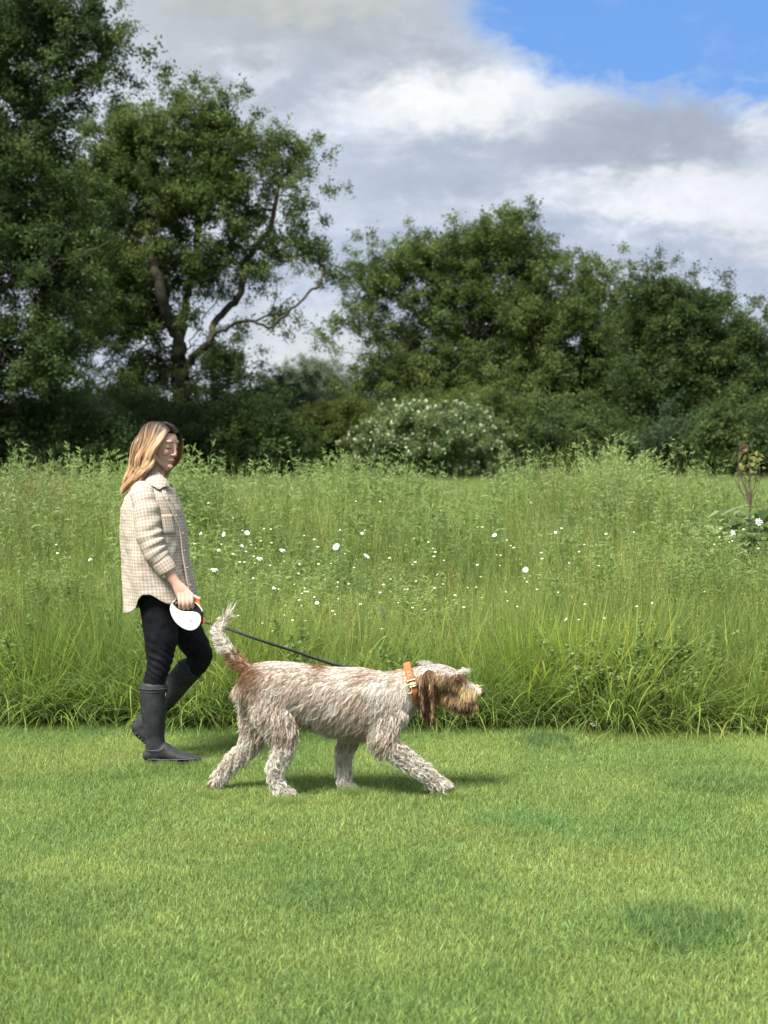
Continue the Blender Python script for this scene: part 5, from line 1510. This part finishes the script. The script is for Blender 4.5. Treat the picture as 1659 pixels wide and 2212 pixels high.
f_ = ((tt - rootlen * .55) / (rootlen * .9)).clip(0, 1)[..., None]
f_ = f_ * f_ * (3 - 2 * f_)
Cst = DKH * (1 - f_) + tipc[:, None] * f_
V, Fq, _ = ribbons(P, Wv, rng.uniform(.0012, .0030, NS), np.ones((NS, 3)), tip_pow=6)
C = np.repeat(Cst, 2, axis=1).reshape(-1, 3) * np.repeat(rng.uniform(.8, 1.2, NS), kk * 2)[:, None]
HA = Acc(); HA.add(V, Fq, C)
ho = obj('strands', HA.mesh('strands'), M_hair, hair); ho['kind'] = 'stuff'

# ================================================================== THE LEAD
def Q5(cx, cy, dy=-.205): return W(331.8 + .12 * cx, 1194.5 + .12 * cy, dy)
lead = empty('dog_lead', Q5(640, 1100), label='white and black retractable lead with orange button in her right hand', cat='dog lead')
def plate(name, outer, holes, thick, dy, mat, parent, bev=.002, res=4):
    cu = bpy.data.curves.new(name, 'CURVE'); cu.dimensions = '2D'; cu.fill_mode = 'BOTH'; cu.extrude = max(.0001, thick / 2 - bev); cu.bevel_depth = bev; cu.bevel_resolution = 2; cu.offset = -bev
    for pts_ in [outer] + holes:
        pp = np.array([[Q5(*p).x, Q5(*p).z] for p in pts_]); pp = catmull(np.vstack([pp[-2:], pp, pp[:2]]), res)[2 * res: -(res * 1 + 1) - 0]
        pp = pp[:len(pts_) * res]
        sp_ = cu.splines.new('POLY'); sp_.points.add(len(pp) - 1); sp_.use_cyclic_u = True
        for q, p in zip(sp_.points, pp): q.co = (p[0], p[1], 0, 1)
    o = bpy.data.objects.new('tmp', cu); COL.objects.link(o)
    me = bpy.data.meshes.new_from_object(o.evaluated_get(bpy.context.evaluated_depsgraph_get())); bpy.data.objects.remove(o)
    me.transform(Matrix(((1, 0, 0, 0), (0, 0, -1, 6.98 + dy), (0, 1, 0, 0), (0, 0, 0, 1)))); me.materials.clear(); me.name = name
    me.shade_flat()
    return obj(name, me, mat, parent)
M_wh = plain('white_plastic', (.78, .78, .76), (.82, .82, .80), 8, .25, .5, .02)
M_blk = plain('black_plastic', (.012, .012, .015), (.02, .02, .024), 30, .6, .2)
M_org = plain('orange_plastic', (.75, .13, .02), (.82, .17, .03), 20, .35, .5)
M_gry = plain('grey_print', (.30, .31, .32), (.36, .37, .38), 20, .5)
outer = [(410, 835), (350, 875), (312, 930), (300, 1000), (312, 1080), (345, 1160), (395, 1240), (465, 1310), (545, 1365), (640, 1398), (735, 1392), (815, 1350), (868, 1280), (890, 1200), (893, 1110), (880, 1040), (835, 965), (775, 895), (700, 845), (600, 815), (500, 812)]
hole = [(395, 880), (372, 915), (392, 960), (440, 1005), (520, 1032), (610, 1040), (690, 1022), (735, 985), (745, 940), (722, 895), (665, 862), (570, 846), (470, 850)]
plate('housing', outer, [hole], .034, -.207, M_blk, lead, .003)
white = [(405, 838), (352, 880), (318, 935), (308, 1000), (322, 1075), (355, 1155), (405, 1232), (472, 1298), (550, 1350), (640, 1382), (725, 1378), (795, 1340), (845, 1275), (868, 1200), (858, 1130), (825, 1085), (775, 1058), (710, 1047), (640, 1046), (560, 1042), (490, 1022), (428, 985), (385, 940), (364, 905), (378, 865)]
for dy in (-.2275, -.1865): plate('shell', white, [], .008, dy, M_wh, lead, .003)
plate('trim', [(735, 868), (770, 885), (820, 925), (862, 980), (890, 1040), (880, 1046), (850, 992), (808, 940), (762, 900), (730, 884)], [], .036, -.207, M_wh, lead, .001)
plate('brake_button', [(745, 845), (800, 848), (835, 885), (850, 935), (840, 962), (800, 920), (760, 882)], [], .018, -.207, M_org, lead, .002)
plate('nozzle', [(885, 1160), (910, 1165), (925, 1200), (922, 1250), (900, 1275), (882, 1268)], [], .020, -.207, M_org, lead, .002)
for k, (x, y, h) in enumerate(((655, 1190, 34), (670, 1196, 46), (686, 1208, 34), (700, 1216, 46), (714, 1226, 24))):      # small grey lettering-like print
    plate('print', [(x - 4, y - h * .5), (x + 4, y - h * .5 + 4), (x + 8, y + h * .5), (x, y + h * .5 - 4)], [], .0006, -.2320, M_gry, lead, .0001)
tp = [Q5(905, 1225, -.207), W(443, 1345, -.21), W(470, 1352, -.22), W(505, 1363, -.25), W(545, 1377, -.29), W(590, 1392, -.34), W(640, 1408, -.40), W(683, 1423, -.46), W(740, 1440, -.52)]
tp = catmull(np.array([list(p) for p in tp] + [list(D(1000, 400, .135)), list(D(1120, 430, .115)), list(D(1160, 445, .105))]), 6)
tn_ = unit(np.gradient(tp, axis=0)); k_ = np.linspace(0, 1, len(tp))
wdir = unit(np.outer(1 - (k_ * 2.2).clip(0, 1), [0, 1, 0]) + np.outer((k_ * 2.2).clip(0, 1) + .12, [0.3, -.2, 1]))
hw = .0048 + .0022 * (k_ * 2.2).clip(0, 1)
nrm_ = np.cross(tn_, wdir)
Vt = np.stack([tp - wdir * hw[:, None] - nrm_ * .0007, tp + wdir * hw[:, None] - nrm_ * .0007, tp + wdir * hw[:, None] + nrm_ * .0007, tp - wdir * hw[:, None] + nrm_ * .0007], 1)
idx = np.arange(len(tp) * 4).reshape(-1, 4)
Fq = np.stack([idx[:-1], np.roll(idx[:-1], -1, 1), np.roll(idx[1:], -1, 1), idx[1:]], -1).reshape(-1, 4)
obj('tape', mesh_from('tape', Vt.reshape(-1, 3), Fq, False), M_blk, lead)
# ================================================================== FLOWERS AND SINGLE WEEDS
M_pet = plain('white_petal', (.74, .76, .76), (.80, .81, .80), 60, .6)
M_disc = plain('yellow_disc', (.62, .44, .04), (.72, .55, .08), 90, .7)
M_stem = plain('green_stem', (.10, .17, .05), (.14, .21, .07), 40, .6)
M_pale = plain('pale_umbel', (.66, .70, .58), (.76, .78, .68), 60, .6)
M_yel = plain('yellow_petal', (.72, .58, .03), (.80, .66, .05), 60, .5)
def flower_protos(kind, r=.024):
    """meshes at the origin: head at 0, stem below (length 1 scaled later)"""
    if kind == 'daisy':
        V, F_, n0 = [], [], 0
        for k in range(14):
            a = k * 2 * math.pi / 14; c, s = math.cos(a), math.sin(a); w = r * .21
            pts_ = [(.25, 0, .0), (.6, -1, .002), (.93, -.8, .001), (1.0, 0, -.001), (.93, .8, .001), (.6, 1, .002)]
            V += [(c * x * r - s * y_ * w, s * x * r + c * y_ * w, z + .002 * math.sin(k * 2.3)) for x, y_, z in pts_]; F_.append([n0 + q for q in range(6)]); n0 += 6
        dsk = Lofts(); dsk.ball((0, 0, .001), (r * .30, r * .30, r * .16), 10)
        return [('petals', mesh_from('petals', V, F_, False), M_pet), ('disc', dsk.mesh('disc'), M_disc)]
    if kind == 'umbel':
        U = Lofts()
        for k in range(16):
            a = k * 2.4; q = math.sqrt(k / 16) * r
            U.ball((q * math.cos(a), q * math.sin(a), .006 * math.sin(k * 1.7) - q * .15), (.0075, .0075, .0045), 6)
        return [('florets', U.mesh('florets'), M_pet)]
    if kind == 'bell':
        U = Lofts()
        for k in range(6):
            a = k * 1.05; U.ball((.45 * r * math.cos(a), .45 * r * math.sin(a), .3 * r * math.sin(k * 2.0)), (r * .42, r * .42, r * .3), 7)
        return [('petals', U.mesh('petals'), M_pet)]
    U = Lofts()
    for k in range(5):
        a = k * 1.257; U.ball((.5 * r * math.cos(a), .5 * r * math.sin(a), 0), (r * .42, r * .42, r * .25), 7)
    return [('petals', U.mesh('petals'), M_yel)]
sv_, sf_ = tube([(0, 0, 0), (.006, .003, -.5), (0, 0, -1.0)], .0016, 5)
stem_me = mesh_from('stem', sv_, sf_); stem_me.materials.append(M_stem)
PROT = {}
def flower(kind, px, py, label, group, r=1.0, tilt=None, name=None, ground=False, fixY=None):
    if kind not in PROT:
        PROT[kind] = flower_protos(kind, {'daisy': .026, 'umbel': .034, 'bell': .020, 'buttercup': .012}[kind])
        for nm, me, mt in PROT[kind]: me.materials.append(mt)
    if ground: gx, gy = gpos(px, py + 13); p = Vector((gx, gy, .036))
    else:
        sl = (py - 1000) / F; h = .8; Y = 8.2
        for _ in range(4):
            Y = (CAMH - h) / sl; h = mheight(at(px, 1000, max(8.2, min(30, Y))).x, Y) * 1.05
        Y = fixY or max(8.22, min(26, Y)); p = at(px, py, Y)
    s = .68 * r * (1 + max(0, p.y - 8.5) * .03)
    root = empty(name or {'daisy': 'daisy', 'umbel': 'white_umbel', 'bell': 'white_campion', 'buttercup': 'buttercup'}[kind], p, label=label, cat='flower', group=group)
    root.rotation_euler = (0, 0, 0)
    rt = tilt or (random.uniform(.5, 1.2), random.uniform(-.5, .3), random.uniform(0, 6.28))
    for nm, me, mt in PROT[kind]:
        o = bpy.data.objects.new(nm, me); COL.objects.link(o); o.parent = root; o.scale = (s, s, s); o.rotation_euler = rt
    o = bpy.data.objects.new('stem', stem_me); COL.objects.link(o); o.parent = root; o.scale = (1.2, 1.2, p.z - GZ)
    return root
DL = 'white daisy with a yellow eye standing in the tall meadow grass'; DGp = 'white daisies in the tall meadow'
FL = []
for (x, y, r) in ((434, 1153, .9), (447, 1171, .7), (441, 1166, .6), (483, 1154, .9), (473, 1189, .9), (534, 1151, .9), (562, 1110, .6), (523, 1179, .6), (571, 1222, 1.0), (547, 1250, .8), (592, 1271, 1.05), (543, 1295, .9),
                  (645, 1239, .8), (655, 1233, .5), (726, 1181, 1.25), (731, 1166, .9), (735, 1146, .7), (792, 1201, 1.2), (777, 1216, .7), (717, 1226, .6), (685, 1302, .7), (782, 1152, .5), (647, 1219, .6), (686, 1061, 1.0), (1068, 1156, .8), (1147, 1086, .5),
                  (1135, 1231, 1.1), (1139, 1258, .8), (945, 1242, .8), (899, 1235, .9), (1434, 1254, .9), (1409, 1303, .6), (1222, 1338, .7), (1479, 1061, .9), (1479, 1072, .6), (1640, 1186, .9), (825, 1315, 1.2), (1225, 1215, .5), (580, 1188, .6), (1070, 1246, .5),
                  (893, 1091, .5), (1200, 1150, .5), (1370, 1150, .5)):
    FL.append((x, y, r, 'daisy' if (x * 7 + y) % 3 else 'bell'))
ORD = 'first second third fourth fifth sixth seventh eighth ninth tenth eleventh twelfth thirteenth fourteenth fifteenth sixteenth seventeenth eighteenth nineteenth twentieth'.split()
ZONES = ((0, 620, 'right of the shirt'), (620, 860, "above the dog's back"), (860, 1250, "above the dog's head"), (1250, 1700, 'in the right third'))
for kd_, wd2, gp in (('daisy', 'white yellow-eyed daisy', DGp), ('bell', 'white campion', 'white campions in the tall meadow')):
    for z0, z1, zn in ZONES:
        for k, (x, y, r, _) in enumerate(sorted(q for q in FL if q[3] == kd_ and z0 <= q[0] < z1)):
            flower(kd_, x, y, f'{wd2} in the meadow {zn}, {ORD[k]} from the left', gp, r)
flower('umbel', 463, 1230, 'flat white flower cluster just right of the shirt front', 'flat white flower clusters', 1.0, (.3, .1, 0))
flower('umbel', 561, 1206, 'flat white flower cluster in the middle of the daisies', 'flat white flower clusters', .8, (.5, .2, 0))
flower('umbel', 610, 1188, 'flat white flower cluster with a long bare stem, above the dog tail', 'flat white flower clusters', .8, (.4, .2, 0))
flower('umbel', 1640, 1127, 'largest white flower cluster, at the right edge beside the dock leaves', 'flat white flower clusters', 1.1, (1.2, 0, 0))
flower('umbel', 1584, 1151, 'white flower cluster lying against the dock leaves', 'flat white flower clusters', .7, (1.2, .6, 0))
flower('bell', 195, 1210, 'lone white flower in the grass left of the woman', None, 1.1)
flower('daisy', 1281, 1566, 'single white daisy lying on the mown lawn', None, .9, (.5, .2, 0), ground=True)
for (x, y, w_) in ((1625, 1421, 'leftmost'), (1634, 1424, 'second from left'), (1640, 1413, 'third from left'), (1646, 1411, 'rightmost')):
    flower('buttercup', x, y, f'{w_} of the four yellow buttercups at the right meadow edge', 'buttercups at the right edge', 1.1, fixY=8.2)

# broad-leaved dock plant
def leafblade(L_, w, droop, a, e, base, bend=.5, mesh=None, k=7):
    s = np.linspace(0, 1, k)
    el = e - droop * s
    r = np.concatenate([[0], np.cumsum(np.cos((el[1:] + el[:-1]) / 2))]) / (k - 1) * L_; z = np.concatenate([[0], np.cumsum(np.sin((el[1:] + el[:-1]) / 2))]) / (k - 1) * L_
    mid = np.stack([base[0] + r * math.cos(a), base[1] + r * math.sin(a), base[2] + z], 1)
    side = np.array([-math.sin(a), math.cos(a), 0]); ww = w * np.sin(np.pi * np.clip(s * .93 + .05, 0, 1)) ** .7
    V = np.stack([mid - side * ww[:, None] + [0, 0, .15 * w], mid, mid + side * ww[:, None] + [0, 0, .15 * w]], 1)
    V[:, (0, 2), 2] += (rng.normal(0, .12, (k, 2)) * w)
    return V
M_dock = leaf_mat('dock_leaf', (0.14, 0.23, 0.09), (0.24, 0.33, 0.15), 3.0, .3)
def dock(px, py, Y, label, n_=26, L0=.22, h=.5):
    top = at(px, py, Y); root = empty('dock_plant', (top.x, Y, GZ), label=label, cat='weed')
    for k in range(n_):
        a = random.uniform(0, 6.28); zz = random.uniform(.25, 1) * (top.z); b = (top.x + random.gauss(0, .10), Y + random.gauss(0, .10), zz)
        V = leafblade(L0 * random.uniform(.6, 1.2), L0 * .24 * random.uniform(.8, 1.2), random.uniform(.6, 1.6), a, random.uniform(.3, 1.1), b)
        f_ = [[i * 3 + j, i * 3 + j + 1, (i + 1) * 3 + j + 1, (i + 1) * 3 + j] for i in range(6) for j in range(2)]
        me = mesh_from('leaf', V.reshape(-1, 3), f_); q = random.uniform(.6, 1.25); colattr(me, np.repeat([[q, q, q]], len(me.vertices), 0))
        obj('leaf', me, M_dock, root)
    v_, f2 = tube([(top.x, Y, GZ), (top.x + .02, Y, top.z * .5), (top.x, Y, top.z)], [.008, .006, .003], 6); obj('stem', mesh_from('stem', v_, f2), M_stem, root)
    return root
dock(1590, 1098, 10.8, 'broad-leaved dark green dock clump near the right edge of the meadow', 40, .26)
dock(1515, 1110, 10.9, 'smaller dock plant left of the broad-leaved clump', 22, .20)
dock(1640, 1108, 10.6, 'dock plant at the foot of the reddish dead stems', 24, .22)

# reddish-brown dead stems with a few yellowing leaves
M_twig = plain('red_brown_twig', (.085, .055, .045), (.13, .09, .07), 30, .8)
Y = 11.0; b0 = at(1622, 1100, Y); b0.z = GZ
sap = empty('sapling', b0, label='thin dead-looking sapling with a tuft of yellow-green leaves at the right edge', cat='sapling')
tipsS = []
for k, (x1, y1, x2, y2) in enumerate(((1600, 1060, 1590, 1010), (1612, 1050, 1606, 990), (1618, 1040, 1622, 985), (1632, 1040, 1630, 990), (1640, 1050, 1640, 995), (1622, 1050, 1616, 975), (1608, 1075, 1585, 1030), (1596, 1020, 1600, 955), (1596, 1010, 1592, 940))):
    P = [list(b0), list(at(1620, 1110, Y)), list(at(x1, y1, Y + .05 * math.sin(k))), list(at(x2, y2, Y + .1 * math.sin(k * 2)))]
    P = catmull(np.array(P), 4); v_, f_ = tube(P, np.linspace(.0055, .0022, len(P)), 5); obj('stem', mesh_from('stem', v_, f_), M_twig, sap); tipsS.append(P[-1])
M_yl = leaf_mat('young_leaf', (0.22, 0.24, 0.07), (0.30, 0.30, 0.10), 5, .4)
A = Acc(); A2 = Acc()
c0 = np.array(at(1622, 1000, Y)); nn = 70
c_ = c0 + rng.normal(0, 1, (nn, 3)) * [.042, .042, .065]; nr = unit(rng.normal(0, 1, (nn, 3))); U = unit(np.cross(nr, rng.normal(0, 1, (nn, 3)))) * .026; Vv = np.cross(nr, U) * .55
A.add(*quads(c_, U, Vv, rng.uniform(.7, 1.2, (nn, 1)) * np.ones((nn, 3)))); lo = obj('leaves', A.mesh('leaves'), M_yl, sap); lo['kind'] = 'stuff'
c0 = np.array(at(1610, 968, Y)); nn = 22
c_ = c0 + rng.normal(0, .014, (nn, 3)); nr = unit(rng.normal(0, 1, (nn, 3))); U = unit(np.cross(nr, rng.normal(0, 1, (nn, 3)))) * .014; Vv = np.cross(nr, U) * .55
M_pk = leaf_mat('red_young_leaf', (0.30, 0.12, 0.10), (0.36, 0.18, 0.14), 5, .4)
A2.add(*quads(c_, U, Vv, np.ones((nn, 3)))); lo = obj('red_leaves', A2.mesh('red_leaves'), M_pk, sap); lo['kind'] = 'stuff'
